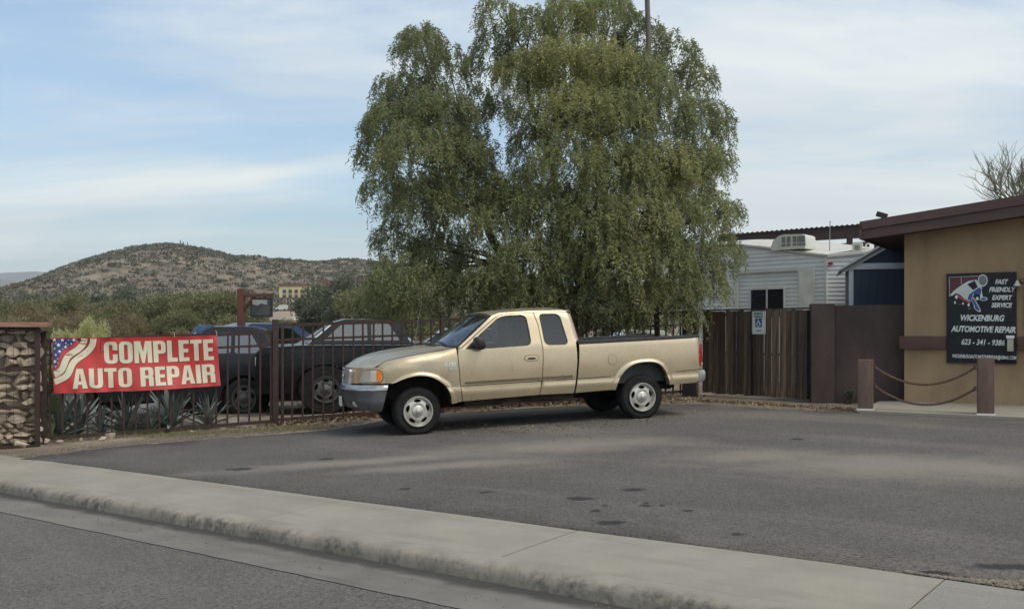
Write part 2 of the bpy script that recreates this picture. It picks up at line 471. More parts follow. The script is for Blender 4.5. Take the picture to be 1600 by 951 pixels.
STAINS = [(908, 779, .22, .06), (990, 765, .20, .05), (953, 817, .20, .055), (1075, 798, .09, .035), (1152, 835, .08, .035), (510, 717, .17, .06), (375, 733, .3, .08), (632, 764, .1, .05), (1010, 790, .1, .04), (930, 798, .08, .04), (760, 769, .12, .04), (1245, 686, .16, .07), (1500, 648, .1, .05), (1010, 786, .06, .03), (1035, 790, .05, .03), (945, 790, .05, .025), (1570, 886, .42, .05), (1460, 896, .25, .04)]
def asphalt_mat(name, base, light, lot):
    m, nt, N, L, B = nodes(name)
    v = coords(N, L, 'World')
    vu = coords(N, L, 'World', (1, 1, 1), (0, 0, math.atan2(-U.y, U.x)))
    c = mixc(N, L, rng(N, L, noise(N, L, .55, 8, .65, v), .32, .68), tuple(x * .86 for x in base), tuple(x * 1.3 for x in base))
    st = N.new("ShaderNodeMapping"); st.inputs['Scale'].default_value = (.25, 1.1, 1); st.inputs['Rotation'].default_value = (0, 0, R(22 if lot else 0)); L.new(vu, st.inputs[0])
    d = rng(N, L, noise(N, L, .55, 7, .6, st.outputs[0], .4), .46, .66)
    drift = None
    if lot:
        # swept-in dust lying in two drifts across the lot, shaped by noise
        for (px, py, lx, ly, ang) in ((870, 697, 2.3, .95, 6), (1420, 728, 3.0, 1.35, -16), (1190, 714, 1.6, .8, -8), (560, 722, 2.6, .45, 14), (700, 728, 1.6, .4, 10)):
            g = G(px, py)
            mp = N.new("ShaderNodeMapping"); mp.vector_type = 'TEXTURE'
            mp.inputs['Location'].default_value = (g.x, g.y, g.z); mp.inputs['Rotation'].default_value = (0, 0, R(ang)); mp.inputs['Scale'].default_value = (lx, ly, 8)
            L.new(v, mp.inputs[0])
            ln = N.new("ShaderNodeVectorMath"); ln.operation = 'LENGTH'; L.new(mp.outputs[0], ln.inputs[0])
            q = mth(N, L, 'ADD', ln.outputs['Value'], mth(N, L, 'MULTIPLY', noise(N, L, 1.6, 6, .65, v), 1.1))
            k_ = rng(N, L, q, 1.7, .6, 0, 1)
            drift = k_ if drift is None else mth(N, L, 'MAXIMUM', drift, k_)
    c = mixc(N, L, mth(N, L, 'MULTIPLY', d, .45), c, light)
    gr = rng(N, L, noise(N, L, 24, 4, .75, v), .36, .66)
    c = mixc(N, L, mth(N, L, 'MULTIPLY', gr, .42), c, tuple(x * 1.75 for x in base))
    gd = rng(N, L, noise(N, L, 33, 3, .8, v), .52, .68)
    c = mixc(N, L, mth(N, L, 'MULTIPLY', gd, .55), c, tuple(x * .4 for x in base))
    vo = N.new("ShaderNodeTexVoronoi"); vo.inputs['Scale'].default_value = 62; L.new(v, vo.inputs['Vector'])
    sv = N.new("ShaderNodeSeparateColor"); L.new(vo.outputs['Color'], sv.inputs[0])
    c = mixc(N, L, rng(N, L, sv.outputs[0], .66, 1.0, 0, .42), c, tuple(x * 2.3 for x in base))
    c = mixc(N, L, rng(N, L, sv.outputs[1], .55, .95, 0, .6), c, tuple(x * .38 for x in base))
    sp = rng(N, L, noise(N, L, 75, 2, .8, v), .53, .68)
    c = mixc(N, L, mth(N, L, 'MULTIPLY', sp, .55), c, tuple(x * 2.3 for x in base))
    sp2 = rng(N, L, noise(N, L, 52, 2, .8, v), .55, .7)
    c = mixc(N, L, mth(N, L, 'MULTIPLY', sp2, .55), c, tuple(x * .35 for x in base))
    if lot:
        c = mixc(N, L, mth(N, L, 'MULTIPLY', drift, .62), c, light)
        acc = None
        for (px, py, a, b) in STAINS:
            g = G(px, py)
            mp = N.new("ShaderNodeMapping"); mp.vector_type = 'TEXTURE'
            mp.inputs['Location'].default_value = (g.x, g.y, g.z); mp.inputs['Rotation'].default_value = (0, 0, R(-3)); mp.inputs['Scale'].default_value = (a, b * 2.6, 5)
            L.new(v, mp.inputs[0])
            ln = N.new("ShaderNodeVectorMath"); ln.operation = 'LENGTH'; L.new(mp.outputs[0], ln.inputs[0])
            q = mth(N, L, 'ADD', ln.outputs['Value'], mth(N, L, 'MULTIPLY', noise(N, L, 9, 4, .7, v), 1.1))
            s = rng(N, L, q, 1.35, .95)
            acc = s if acc is None else mth(N, L, 'MAXIMUM', acc, s)
        c = mixc(N, L, mth(N, L, 'MULTIPLY', acc, .8), c, (.018, .018, .019))
    L.new(c, B.inputs['Base Color']); B.inputs['Roughness'].default_value = .88; B.inputs['Specular IOR Level'].default_value = .3
    bp = N.new("ShaderNodeBump"); bp.inputs['Strength'].default_value = .7; bp.inputs['Distance'].default_value = .012
    L.new(noise(N, L, 85, 5, .75, v), bp.inputs['Height']); L.new(bp.outputs[0], B.inputs['Normal'])
    return m
M['lot'] = asphalt_mat('lot_asphalt', (.096, .087, .080), (.285, .245, .198), True)
M['road'] = asphalt_mat('road_asphalt', (.112, .101, .090), (.185, .162, .138), False)

N_GUT = 4.68
tag(obj('road', strip_mesh('road', [(-40, -.13), (-8, -.07), (N_GUT, -.112)], M['road'], smooth=179)), kind='structure')
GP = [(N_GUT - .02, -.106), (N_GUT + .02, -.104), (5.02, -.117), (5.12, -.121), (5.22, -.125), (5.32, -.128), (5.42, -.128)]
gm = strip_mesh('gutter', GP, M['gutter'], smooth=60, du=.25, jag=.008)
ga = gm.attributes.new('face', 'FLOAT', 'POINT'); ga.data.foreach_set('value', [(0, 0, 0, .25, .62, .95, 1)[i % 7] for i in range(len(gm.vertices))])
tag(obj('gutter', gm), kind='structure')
def build_curb():
    prof = [(N_CURB - .075, -.14), (N_CURB - .068, -.08), (N_CURB - .056, -.036), (N_CURB - .035, -.018), (N_CURB, -.004), (N_CURB + .06, 0), (N_CURB + .15, 0), (N_CURB + .155, -.05)]
    fac = [1, 1, 1, .8, .42, .1, .0, 0]
    me = strip_mesh('curb', prof, M['curb'], du=.15, smooth=50)
    a = me.attributes.new('face', 'FLOAT', 'POINT'); k = len(prof)
    a.data.foreach_set('value', [fac[i % k] for i in range(len(me.vertices))])
    rr = np.random.RandomState(4)                       # chipped, slightly uneven lip
    co = np.empty(len(me.vertices) * 3); me.vertices.foreach_get('co', co); co = co.reshape(-1, 3)
    w = np.array([.3, .6, 1, 1, .6, .15, 0, 0] * (len(co) // k))
    co += rr.normal(0, .0022, co.shape) * w[:, None]
    me.vertices.foreach_set('co', co.ravel()); me.update()
    tag(obj('curb', me), kind='structure')
build_curb()
def build_walk():
    root = empty('sidewalk'); tag(root, kind='structure')
    j = -1.64; L_ = 2.87; k = 0; us = []
    u = j - L_ * 13
    while u < 24: us.append(u); u += L_
    bed = obj('joint_bed', strip_mesh('joint_bed', [(N_CURB + .12, -.012), (N_EDGE + .0, -.012)], M['dirt'], smooth=179), root)
    for a in us:
        b = a + L_ - .007; V = []; Fc = []
        n0, n1 = N_CURB + .166, N_EDGE + .004; K = 5
        for i in range(K):
            uu = a + (b - a) * i / (K - 1)
            for n, dz in ((n0, -.05), (n0 + .001, -.005), (n0 + .012, 0), ((n0 + n1) / 2, .003), (n1 - .012, .002), (n1, -.004), (n1, -.06)):
                x, y = xy(uu, n); ed = -.003 if i in (0, K - 1) else 0
                V.append((x, y, uz(uu, n) + dz + ed))
        for i in range(K - 1):
            for q in range(6): Fc.append((i * 7 + q, (i + 1) * 7 + q, (i + 1) * 7 + q + 1, i * 7 + q + 1))
        obj('slab', mesh('slab', V, Fc, M['walk_ribbed'] if abs(a - j) < .1 else M['walk'], 30), root)
build_walk()

def build_lot():
    edge = [(32, 717), (90, 709), (163, 700), (240, 693), (327, 686), (410, 680), (500, 673), (560, 664), (610, 655), (720, 644), (830, 637), (918, 633), (1040, 631), (1120, 633), (1206, 639.5), (1338, 645), (1356, 646)]
    pts = [G(*p) for p in edge]
    rr = random.Random(3)
    loop = []
    for i, p in enumerate(pts[:-1]):
        for k in range(6):
            q = p.lerp(pts[i + 1], k / 6); loop.append((q.x + rr.uniform(-.03, .03), q.y + rr.uniform(-.05, .05)))
    g = G(1356, 646); loop.append((g.x, g.y)); h = G(1600, 656); d = (h - g); e = g + d * 6; loop.append((e.x, e.y))
    u_e = un(e)[0]
    x, y = xy(u_e, N_EDGE + .012); loop.append((x, y))
    a = (-1.5, N_EDGE + .012)                            # broken corner of the asphalt by the ribbed slab
    for uu, nn in ((1.2, N_EDGE + .012), (.9, N_EDGE + .25), (.3, N_EDGE + .42), (-.2, N_EDGE + .46), (-.7, N_EDGE + .40), (-1.1, N_EDGE + .27), (-1.35, N_EDGE + .17), (-1.6, N_EDGE + .10), (-1.85, N_EDGE + .012)):
        x, y = xy(uu + rr.uniform(-.05, .05), nn); loop.append((x, y))
    for uu in np.arange(-2.2, -13.6, -.35):
        x, y = xy(uu, N_EDGE + .012 + rr.uniform(-.004, .01)); loop.append((x, y))
    fn = lambda a, b, t: (a, b, zp(a, b) + .004 - t)
    o = sheet('parking_lot', [loop], fn, M['lot'], None, step=.9, smooth=179, thick=.03)
    tag(o, kind='structure'); return loop
LOT = build_lot()
# ------------------------------------------------------------------ lettering
def text_mesh(name, s, size, m, bold=0., shear=0., sx=1., align='CENTER', extrude=0.001):
    c = bpy.data.curves.new(name, 'FONT'); c.body = s; c.size = size; c.offset = bold; c.shear = shear; c.align_x = align; c.align_y = 'CENTER'
    c.extrude = extrude; c.resolution_u = 3
    o = bpy.data.objects.new(name, c); COL.objects.link(o)
    dg = bpy.context.evaluated_depsgraph_get(); me = bpy.data.meshes.new_from_object(o.evaluated_get(dg))
    bpy.data.objects.remove(o); bpy.data.curves.remove(c)
    for v in me.vertices: v.co.x *= sx
    me.materials.clear(); me.materials.append(m); me.name = name
    return me
# letters drawn as thick condensed capitals (outlines in a box one unit high)
def _rr(x0, y0, x1, y1, r): return rounded([(x0, y0), (x1, y0), (x1, y1), (x0, y1)], r, 5)
GLYPH = {
    'O': (.56, [_rr(0, 0, .56, 1, .24), _rr(.205, .15, .355, .85, .08)]),
    'C': (.55, [rounded([(.55, .60), (.55, 1), (0, 1), (0, 0), (.55, 0), (.55, .42), (.35, .42), (.35, .15), (.205, .15), (.205, .85), (.35, .85), (.35, .60)], [0, .24, .24, .24, .24, 0, 0, .07, .07, .07, .07, 0])]),
    'M': (.74, [[(0, 0), (0, 1), (.27, 1), (.37, .5), (.47, 1), (.74, 1), (.74, 0), (.55, 0), (.55, .62), (.425, 0), (.315, 0), (.19, .62), (.19, 0)]]),
    'P': (.53, [rounded([(0, 0), (.205, 0), (.205, .40), (.53, .40), (.53, 1), (0, 1)], [0, 0, 0, .22, .22, 0]), _rr(.205, .56, .335, .85, .07)]),
    'L': (.43, [[(0, 0), (.43, 0), (.43, .19), (.205, .19), (.205, 1), (0, 1)]]),
    'E': (.44, [[(0, 0), (.44, 0), (.44, .18), (.205, .18), (.205, .42), (.41, .42), (.41, .59), (.205, .59), (.205, .82), (.44, .82), (.44, 1), (0, 1)]]),
    'T': (.50, [[(.148, 0), (.352, 0), (.352, .82), (.5, .82), (.5, 1), (0, 1), (0, .82), (.148, .82)]]),
    'A': (.60, [[(0, 0), (.2, 0), (.225, .19), (.375, .19), (.4, 0), (.6, 0), (.43, 1), (.17, 1)], [(.245, .36), (.355, .36), (.3, .80)]]),
    'U': (.56, [rounded([(0, 0), (.56, 0), (.56, 1), (.355, 1), (.355, .15), (.205, .15), (.205, 1), (0, 1)], [.24, .24, 0, 0, .07, .07, 0, 0])]),
    'R': (.56, [rounded([(0, 0), (.205, 0), (.205, .42), (.345, .42), (.345, 0), (.55, 0), (.55, .46), (.50, .52), (.55, .60), (.55, 1), (0, 1)], [0, 0, 0, .05, 0, 0, .08, .03, .06, .2, 0]), _rr(.205, .57, .345, .85, .06)]),
    'I': (.205, [[(0, 0), (.205, 0), (.205, 1), (0, 1)]]),
    ' ': (.22, []),
}
def line_width(s, gap=.06): return sum(GLYPH[c][0] + gap for c in s) - gap

# ------------------------------------------------------------------ wheels
def wheel(parent, x, y, z, side, rad, rimr, width, rimmat, steer=0, spokes=5, dark=None):
    w = empty('wheel', (x, y, z)); w.parent = parent; w.rotation_euler = (0, 0, steer)
    s = side                                            # -1: outer face towards -y
    def pr(l): return [(r, s * h) for r, h in l]
    b = rimr
    t = MB().lathe(pr([(b, .02), (b + .01, .0), (b + .045, -.006), (b + (rad - b) * .55, .004), (rad - .035, .0), (rad - .012, -.018), (rad, -.05), (rad, -.085), (rad - .009, -.088), (rad - .009, -.098), (rad, -.101), (rad, -width + .10), (rad - .009, -width + .097), (rad - .009, -width + .087), (rad, -width + .084), (rad, -width + .05), (rad - .012, -width + .018), (rad - .05, -width), (b, -width + .02)]), 48)
    K = 48
    for k in range(K):                                   # lugs on the shoulder
        a0 = 2 * math.pi * (k + .12) / K; a1 = 2 * math.pi * (k + .62) / K
        V = []
        for rr, h in ((rad - .03, .002), (rad + .004, -.022), (rad + .004, -.07), (rad - .02, -.07)):
            for a in (a0, a1): V.append((rr * math.cos(a), s * h, rr * math.sin(a)))
        t.add(V, [(0, 1, 3, 2), (2, 3, 5, 4), (0, 2, 4, 6), (1, 7, 5, 3)])
    t.build('tyre', M['rubber'], w, smooth=35)
    lip = MB().lathe(pr([(b + .004, .012), (b + .002, .022), (b - .012, .022), (b - .022, .005), (b - .028, -.035)]), 40).build('rim', rimmat, w, smooth=40)
    # pressed disc with oval hand holes
    circ = [(math.cos(2 * math.pi * k / 40) * (b - .024), math.sin(2 * math.pi * k / 40) * (b - .024)) for k in range(40)]
    holes = []
    for k in range(spokes):
        a = 2 * math.pi * (k + .25) / spokes; c = b * .715; q = []
        for j in range(14):
            ph = 2 * math.pi * j / 14; rr = c + b * .125 * math.cos(ph) * (1 - .25 * abs(math.sin(ph))); aa = a + .36 * math.sin(ph) * (5 / spokes)
            q.append((rr * math.cos(aa), rr * math.sin(aa)))
        holes.append(q)
    def dish(px, pz, t_):
        r = math.hypot(px, pz) / b
        d = -.03 + .028 * sm(.92, .55, r) - .012 * sm(.5, .36, r)
        return (px, s * (d - t_), pz)
    sheet('disc', [circ] + holes, dish, rimmat, lip, step=b * .14, thick=.012, smooth=40, flip=(s < 0))
    MB().lathe(pr([(b * .40, -.02), (b * .39, .008), (b * .33, .016), (b * .20, .022), (b * .17, .038), (b * .10, .046), (.001, .048)]), 24).build('hub_cap', rimmat, lip, smooth=40)
    MB().lathe(pr([(.001, -.09), (b - .01, -.09), (b - .005, -.03)]), 24).build('brake_drum', dark or M['under'], lip, smooth=40)
    return w

# ------------------------------------------------------------------ the gold pickup
def paint(name, c1, c2, faded=None, rough=.32, metal=.45):
    m, nt, N, L, B = nodes(name)
    v = coords(N, L, 'Object')
    c = mixc(N, L, rng(N, L, noise(N, L, 1.2, 5, .5, v), .3, .7), c1, c2)
    c = mixc(N, L, mth(N, L, 'MULTIPLY', rng(N, L, noise(N, L, 2.2, 5, .55, v), .45, .75), .16), c, (.36, .30, .22))
    ro = rng(N, L, noise(N, L, 3, 6, .6, v), .3, .7, rough - .05, rough + .1)
    if faded:
        a = rng(N, L, noise(N, L, 1.5, 6, .6, v), faded[1], faded[1] + .16)
        c = mixc(N, L, a, c, faded[0])
        ro = mth(N, L, 'ADD', ro, mth(N, L, 'MULTIPLY', a, .15))
    L.new(c, B.inputs['Base Color']); L.new(ro, B.inputs['Roughness'])
    B.inputs['Metallic'].default_value = metal; B.inputs['Coat Weight'].default_value = .5; B.inputs['Coat Roughness'].default_value = .12
    return m
M['gold'] = paint('gold_paint', (.60, .485, .32), (.56, .455, .30), metal=.6, rough=.28)
M['gold_hood'] = paint('faded_gold_paint', (.48, .425, .315), (.44, .39, .29), ((.34, .325, .285), .40), .34, .45)
M['gold_fender'] = paint('sunworn_gold_paint', (.60, .485, .32), (.56, .455, .30), ((.45, .385, .29), .50), metal=.6, rough=.28)
M['moulding'] = mat('brown_moulding', (.12, .09, .065), (.15, .115, .08), 4, .5)
M['seam'] = mat('panel_gap', (.03, .024, .018), (.04, .03, .022), 4, .9)
M['bumper_grey'] = mat('bumper_grey', (.085, .085, .09), (.115, .115, .118), 3, .36, metal=.45, dirt=((.16, .14, .12), 6, .4))
M['bumper_top'] = mat('bumper_dull_chrome', (.46, .47, .48), (.36, .37, .38), 4, .24, metal=.9, dirt=((.2, .18, .15), 5, .5))
M['grille'] = mat('grille_grey', (.46, .465, .46), (.40, .40, .40), 20, .5, metal=.3)
M['amber'] = mat('amber_lens', (.85, .24, .02), (.8, .2, .02), 30, .15, coat=.6)
M['lens'] = mat('clouded_headlight_lens', (.48, .46, .39), (.36, .36, .33), 5, .2, coat=.6)
M['lens_white'] = mat('pale_lens', (.66, .60, .52), (.6, .52, .44), 12, .18, coat=.6)
M['red_lens'] = mat('red_lens', (.50, .012, .03), (.42, .01, .02), 20, .15, coat=.7)
M['white'] = mat('white_plate', (.75, .75, .72), (.68, .68, .65), 12, .5)
M['silver'] = mat('silver_trim', (.58, .575, .54), (.5, .495, .47), 9, .35, metal=.5)

M['banner_white0'] = mat('bright_badge', (.78, .78, .76), None, 9, .3, metal=.2)
def interp(tab, x):
    return float(np.interp(x, [t[0] for t in tab], [t[1] for t in tab]))
FT = [(-.66, 1.09), (-.60, 1.135), (-.50, 1.172), (-.38, 1.202), (-.12, 1.248), (.3, 1.302), (.68, 1.345), (.9, 1.36)]
HC = [(-1.02, 1.085), (-.97, 1.125), (-.90, 1.165), (-.75, 1.225), (-.55, 1.282), (-.3, 1.325), (.04, 1.358), (.5, 1.375)]
def tw(x, z):
    """half width of the pickup's side at length x, height z"""
    if z <= 1.30: w = .985 - .22 * (z - .98) ** 2
    else: w = .9625 - .29 * (z - 1.30) - .10 * max(0, z - 1.80)
    if z < .742:
        t = (.742 - z); w += -.004 + .022 * sm(0, .10, t) - .09 * max(0, t - .12) ** 1.2
    if x < .68:
        zt = interp(FT, x); t = max(0, (z - (zt - .15)) / .15)
        w -= .075 * t * t * sm(.9, .3, x)
    if x < -.05: w -= .19 * ((-.05 - x) / .6) ** 2.3
    if x > 2.60 and z > 1.36:
        xs = 2.69 - (z - 1.39) * .18
        w -= .09 * (max(0, x - xs) / .10) ** 2
    if x > 4.90: w -= .05 * ((x - 4.90) / .12) ** 2
    return w
def build_pickup():
    O = Vector((-1.75168, 16.03789, 0)); X3 = Vector((.9547, .2975, .0378)).normalized(); Y3 = Vector((-.2975, .9547, 0)).normalized(); Z3 = X3.cross(Y3)
    M4 = Matrix((X3, Y3, Z3)).transposed().to_4x4(); M4.translation = O
    T = empty('pickup_truck', mat4=M4)
    tag(T, 'gold extended cab pickup truck with silver wheels parked on the asphalt lot', 'pickup truck')
    gold = M['gold']
    F_IN = [(.546, .461), (.53, .6), (.465, .735), (.36, .83), (.22, .905), (.04, .937), (-.12, .922), (-.25, .885), (-.335, .85), (-.40, .832)]
    F_OUT = [(.639, .469), (.625, .6), (.56, .75), (.44, .872), (.26, .962), (.044, 1.0), (-.14, .977), (-.27, .93), (-.355, .88), (-.41, .845)]
    R_IN = [(3.369, .526), (3.40, .636), (3.46, .74), (3.571, .866), (3.73, .945), (3.929, .968), (4.10, .95), (4.215, .89), (4.30, .77), (4.352, .62), (4.367, .558)]
    R_OUT = [(3.302, .529), (3.325, .65), (3.385, .775), (3.50, .91), (3.68, .996), (3.932, 1.024), (4.13, 1.002), (4.28, .93), (4.385, .80), (4.44, .66), (4.456, .558)]
    def spline(l, n=4):
        o = []
        for i in range(len(l) - 1):
            p0, p1, p2, p3 = (Vector(l[max(i - 1, 0)]), Vector(l[i]), Vector(l[i + 1]), Vector(l[min(i + 2, len(l) - 1)]))
            for k in range(n):
                t = k / n; o.append(tuple(.5 * ((2 * p1) + (p2 - p0) * t + (2 * p0 - 5 * p1 + 4 * p2 - p3) * t * t + (3 * p1 - p0 - 3 * p2 + p3) * t ** 3)))
        return o + [tuple(l[-1])]
    F_IN, F_OUT, R_IN, R_OUT = spline(F_IN), spline(F_OUT), spline(R_IN), spline(R_OUT)
    GL = [(.803, 1.316), (1.07, 1.545), (1.386, 1.786), (1.46, 1.818), (1.544, 1.834), (1.81, 1.838), (1.875, 1.815), (1.899, 1.769), (1.918, 1.58), (1.926, 1.41), (1.91, 1.355), (1.855, 1.330), (1.26, 1.313)]
    RW = rounded([(2.115, 1.845), (2.478, 1.840), (2.575, 1.318), (2.155, 1.323)], [.07, .10, .09, .10], 5)
    fender = dense([(-.50, .84), (-.497, 1.03), (-.52, 1.07), (-.58, 1.088), (-.64, 1.093), (-.60, 1.132), (-.50, 1.168), (-.38, 1.198), (-.12, 1.243), (.3, 1.297), (.66, 1.340), (.669, 1.2), (.69, .80), (.726, .486), (.60, .468)] + F_IN, .09)
    door = dense([(.684, 1.338), (.755, 1.338), (1.345, 1.793), (1.43, 1.83), (1.52, 1.848), (2.022, 1.858), (2.076, 1.656), (2.106, 1.257), (2.100, 1.07), (2.071, .742), (2.028, .52), (.738, .487), (.702, .80), (.682, 1.2)], .10)
    quarter = dense([(2.036, 1.858), (2.46, 1.858), (2.70, 1.850), (2.735, 1.75), (2.777, 1.455), (2.775, 1.38), (2.70, 1.352), (2.706, 1.177), (2.703, 1.04), (2.668, .71), (2.632, .512), (2.040, .52), (2.083, .742), (2.112, 1.07), (2.118, 1.257), (2.088, 1.656)], .10)
    rail = dense([(.690, 1.347), (.742, 1.347), (1.337, 1.801), (1.43, 1.841), (1.52, 1.857), (2.03, 1.866), (2.46, 1.866), (2.70, 1.858), (2.66, 1.888), (2.0, 1.898), (1.45, 1.882), (1.31, 1.842)], .12)
    bed = dense([(2.757, 1.312), (4.974, 1.339), (4.992, 1.26), (5.005, 1.10), (5.018, .80), (4.99, .72), (4.90, .57), (4.893, .563)] + R_OUT[::-1][:1] + R_IN[::-1] + R_OUT[:1] + [(2.665, .513), (2.703, .75), (2.733, 1.0), (2.752, 1.2)], .10)
    for s in (-1, 1):
        def side(off=0.):
            return lambda x, z, t: (x, s * (tw(x, z) + off - t), z)
        fl = s > 0
        def sh(name, loops, m, par, off=0., step=.07, thick=.02, smooth=28, extra=()):
            return sheet(name, loops, side(off), m, par, step, thick, smooth, flip=fl, extra=extra, exact=True)
        crease = [(x, z) for x in np.arange(-.3, 5.0, .08) for z in (.735, .749)]
        sh('fender', [fender], M['gold_fender'], T, extra=crease)
        d = sh('door', [door, GL], gold, T, extra=crease)
        q = sh('rear_door', [quarter, RW], gold, T, extra=crease)
        sh('roof_rail', [rail], gold, T)
        bs = sh('bed_side', [bed], gold, T, extra=crease)
        # glass, seals
        def shrink(l, k):
            c = Vector((sum(p[0] for p in l) / len(l), sum(p[1] for p in l) / len(l)))
            return [tuple(Vector(p) + (c - Vector(p)).normalized() * k) for p in l]
        sh('window_glass', [GL], M['glass'], d, -.012, .09, .0, 179)
        sh('window_seal', [dense(GL, .06), shrink(dense(GL, .06), .017)], M['black'], d, .002, None, .012)
        sh('window_glass', [RW], M['glass_dark'], q, -.010, .09, .0, 179)
        sh('window_seal', [dense(RW, .06), shrink(dense(RW, .06), .014)], M['black'], q, .002, None, .012)
        # flares
        for IN, OUT in ((F_IN, F_OUT), (R_IN, R_OUT)):
            V = []; Fc = []; rows = []
            def fine(l):
                o = []
                for a, b in zip(l[:-1], l[1:]):
                    for k in range(2): o.append(Vector(a).lerp(Vector(b), k / 2))
                return o + [Vector(l[-1])]
            A, Bq = fine(IN), fine(OUT); K = 6
            for i in range(len(A)):
                c = A[i] + (A[i] - Bq[i]) * .02
                for k in range(K):
                    t = k / (K - 1)
                    if k == 0: p = A[i]; w = tw(p.x, p.y) - .09
                    else:
                        tt = (k - 1) / (K - 2); p = A[i].lerp(Bq[i], tt); w = tw(p.x, p.y) + (.042, .040, .034, .022, .002)[k - 1]
                    V.append((p.x, s * w, p.y))
            for i in range(len(A) - 1):
                for k in range(K - 1): Fc.append((i * K + k, i * K + k + 1, (i + 1) * K + k + 1, (i + 1) * K + k))
            obj('wheel_arch_flare', mesh('flare', V, Fc, gold, 50, fix=False), T)
            # liner behind the arch
            V = []; Fc = []
            for i, p in enumerate(A):
                V += [(p.x, s * .94, p.y + .0), (p.x, s * .50, p.y)]
            for i in range(len(A) - 1): Fc.append((2 * i, 2 * i + 1, 2 * i + 3, 2 * i + 2))
            V2 = MB().add(V, Fc); c0 = len(A) // 2
            V2.prism([tuple(p) for p in A], s * .50, s * .49)
            V2.build('wheel_well', M['under'], T)
        # trims
        def strip(name, x0, x1, zf, h, off, m, par, n=24, th=.012):
            loop = [(x0 + (x1 - x0) * k / n, zf(x0 + (x1 - x0) * k / n) - h / 2) for k in range(n + 1)] + [(x1 + (x0 - x1) * k / n, zf(x1 + (x0 - x1) * k / n) + h / 2) for k in range(n + 1)]
            return sh(name, [loop], m, par, off, None, th, 40)
        strip('side_moulding', .778, 2.058, lambda x: .780 + (x - .78) * .008, .035, .011, M['moulding'], d, 18)
        strip('side_moulding', 2.10, 2.614, lambda x: .790 + (x - 2.1) * .008, .035, .011, M['moulding'], q, 8)
        ml = lambda x: .731 + (x - .70) * .008
        strip('body_line', .712, 2.066, ml, .011, .0025, M['seam'], d, 18, .004)
        strip('body_line', 2.09, 2.665, ml, .011, .0025, M['seam'], q, 8, .004)
        strip('body_line', 2.71, 3.30, ml, .010, .0025, M['seam'], bs, 8, .004)
        strip('body_line', 4.50, 5.01, lambda x: .772 + (x - 4.5) * .04, .010, .0025, M['seam'], bs, 8, .004)
        # handle: oval recess with a bar
        oval = lambda cx, cz, a, b, n=20, e=2.6: [(cx + a * abs(math.cos(t)) ** (2 / e) * (1 if math.cos(t) > 0 else -1), cz + b * abs(math.sin(t)) ** (2 / e) * (1 if math.sin(t) > 0 else -1)) for t in [2 * math.pi * k / n for k in range(n)]]
        hd = sh('door_handle', [oval(1.91, 1.128, .118, .047)], gold, d, .010, .05, .012)
        sh('handle_rim', [oval(1.91, 1.128, .128, .055), oval(1.91, 1.128, .118, .047)], M['moulding'], hd, .003, None, .006)
        sh('handle_recess', [oval(1.905, 1.118, .07, .017)], M['seam'], hd, .0125, None, .003)
        if s < 0:
            fd = sh('fuel_door', [oval(3.333, 1.03, .077, .083, 28, 2)], gold, bs, .004, .05, .006)
            sh('fuel_door_gap', [oval(3.333, 1.03, .083, .089, 28, 2), oval(3.333, 1.03, .077, .083, 28, 2)], M['moulding'], fd, .001, None, .004)
        # badge on the fender
        bd = text_mesh('badge', 'F-150', .085, M['banner_white0'], .005, .15, .95, extrude=.004)
        bo = obj('badge', bd, T, (.535, s * (tw(.535, 1.085) + .006), 1.085), (R(90), 0, 0 if s < 0 else R(180)))
        MB().box(-.075, .075, -.005, .005, -.02, -.002).box(-.07, .07, -.004, .006, -.045, -.022).build('badge_bar', M['silver'], bo, rot=(R(-90), 0, 0), loc=(.05, -.045, 0))
        # mirror
        mr = MB()
        bm = bmesh.new(); bmesh.ops.create_icosphere(bm, subdivisions=3, radius=1)
        for v in bm.verts:
            c = v.co; f = lambda a, e: math.copysign(abs(a) ** e, a)
            v.co = Vector((1.01 + .085 * f(c.x, .75) - .03 * c.z, s * (1.075 + .115 * f(c.y, .6)), 1.405 + .105 * f(c.z, .75) + .015 * c.y))
        mr.bm(bm); mo = mr.build('side_mirror', M['black'], d, smooth=60)
        sh('mirror_patch', [[(.812, 1.322), (1.04, 1.515), (1.075, 1.50), (1.075, 1.322)]], M['black'], d, .003, None, .012)
        # rail cap along the bed
        pr_ = [(.955, 1.306), (.968, 1.318), (.966, 1.352), (.945, 1.368), (.86, 1.372), (.845, 1.36), (.845, 1.20)]
        V = []; Fc = []; xs = np.linspace(2.735, 4.985, 16); K = len(pr_)
        for x in xs:
            lift = .027 * (x - 2.75) / 2.22; hh = 1 + .35 * (3.9 - x) / 2.2
            for (w, z) in pr_: V.append((x, s * (w - (.04 * ((x - 4.9) / .1) ** 2 if x > 4.9 else 0)), 1.306 + lift + (z - 1.306) * (hh if z > 1.306 else 1)))
        for i in range(len(xs) - 1):
            for k in range(K - 1): Fc.append((i * K + k, i * K + k + 1, (i + 1) * K + k + 1, (i + 1) * K + k))
        Fc.append(tuple(range(K))); Fc.append(tuple(range((len(xs) - 1) * K, len(xs) * K))[::-1])
        obj('bed_rail_cap', mesh('rail_cap', V, Fc, M['black'], 40), T)
        # tail lamp
        lamp = [(4.962, .875), (4.955, 1.0), (4.962, 1.12), (4.978, 1.215), (4.998, 1.235), (5.004, 1.1), (5.012, .9), (5.008, .862), (4.985, .855)]
        tl = MB()
        V = []; Fc = []
        zs = np.linspace(.862, 1.232, 10)
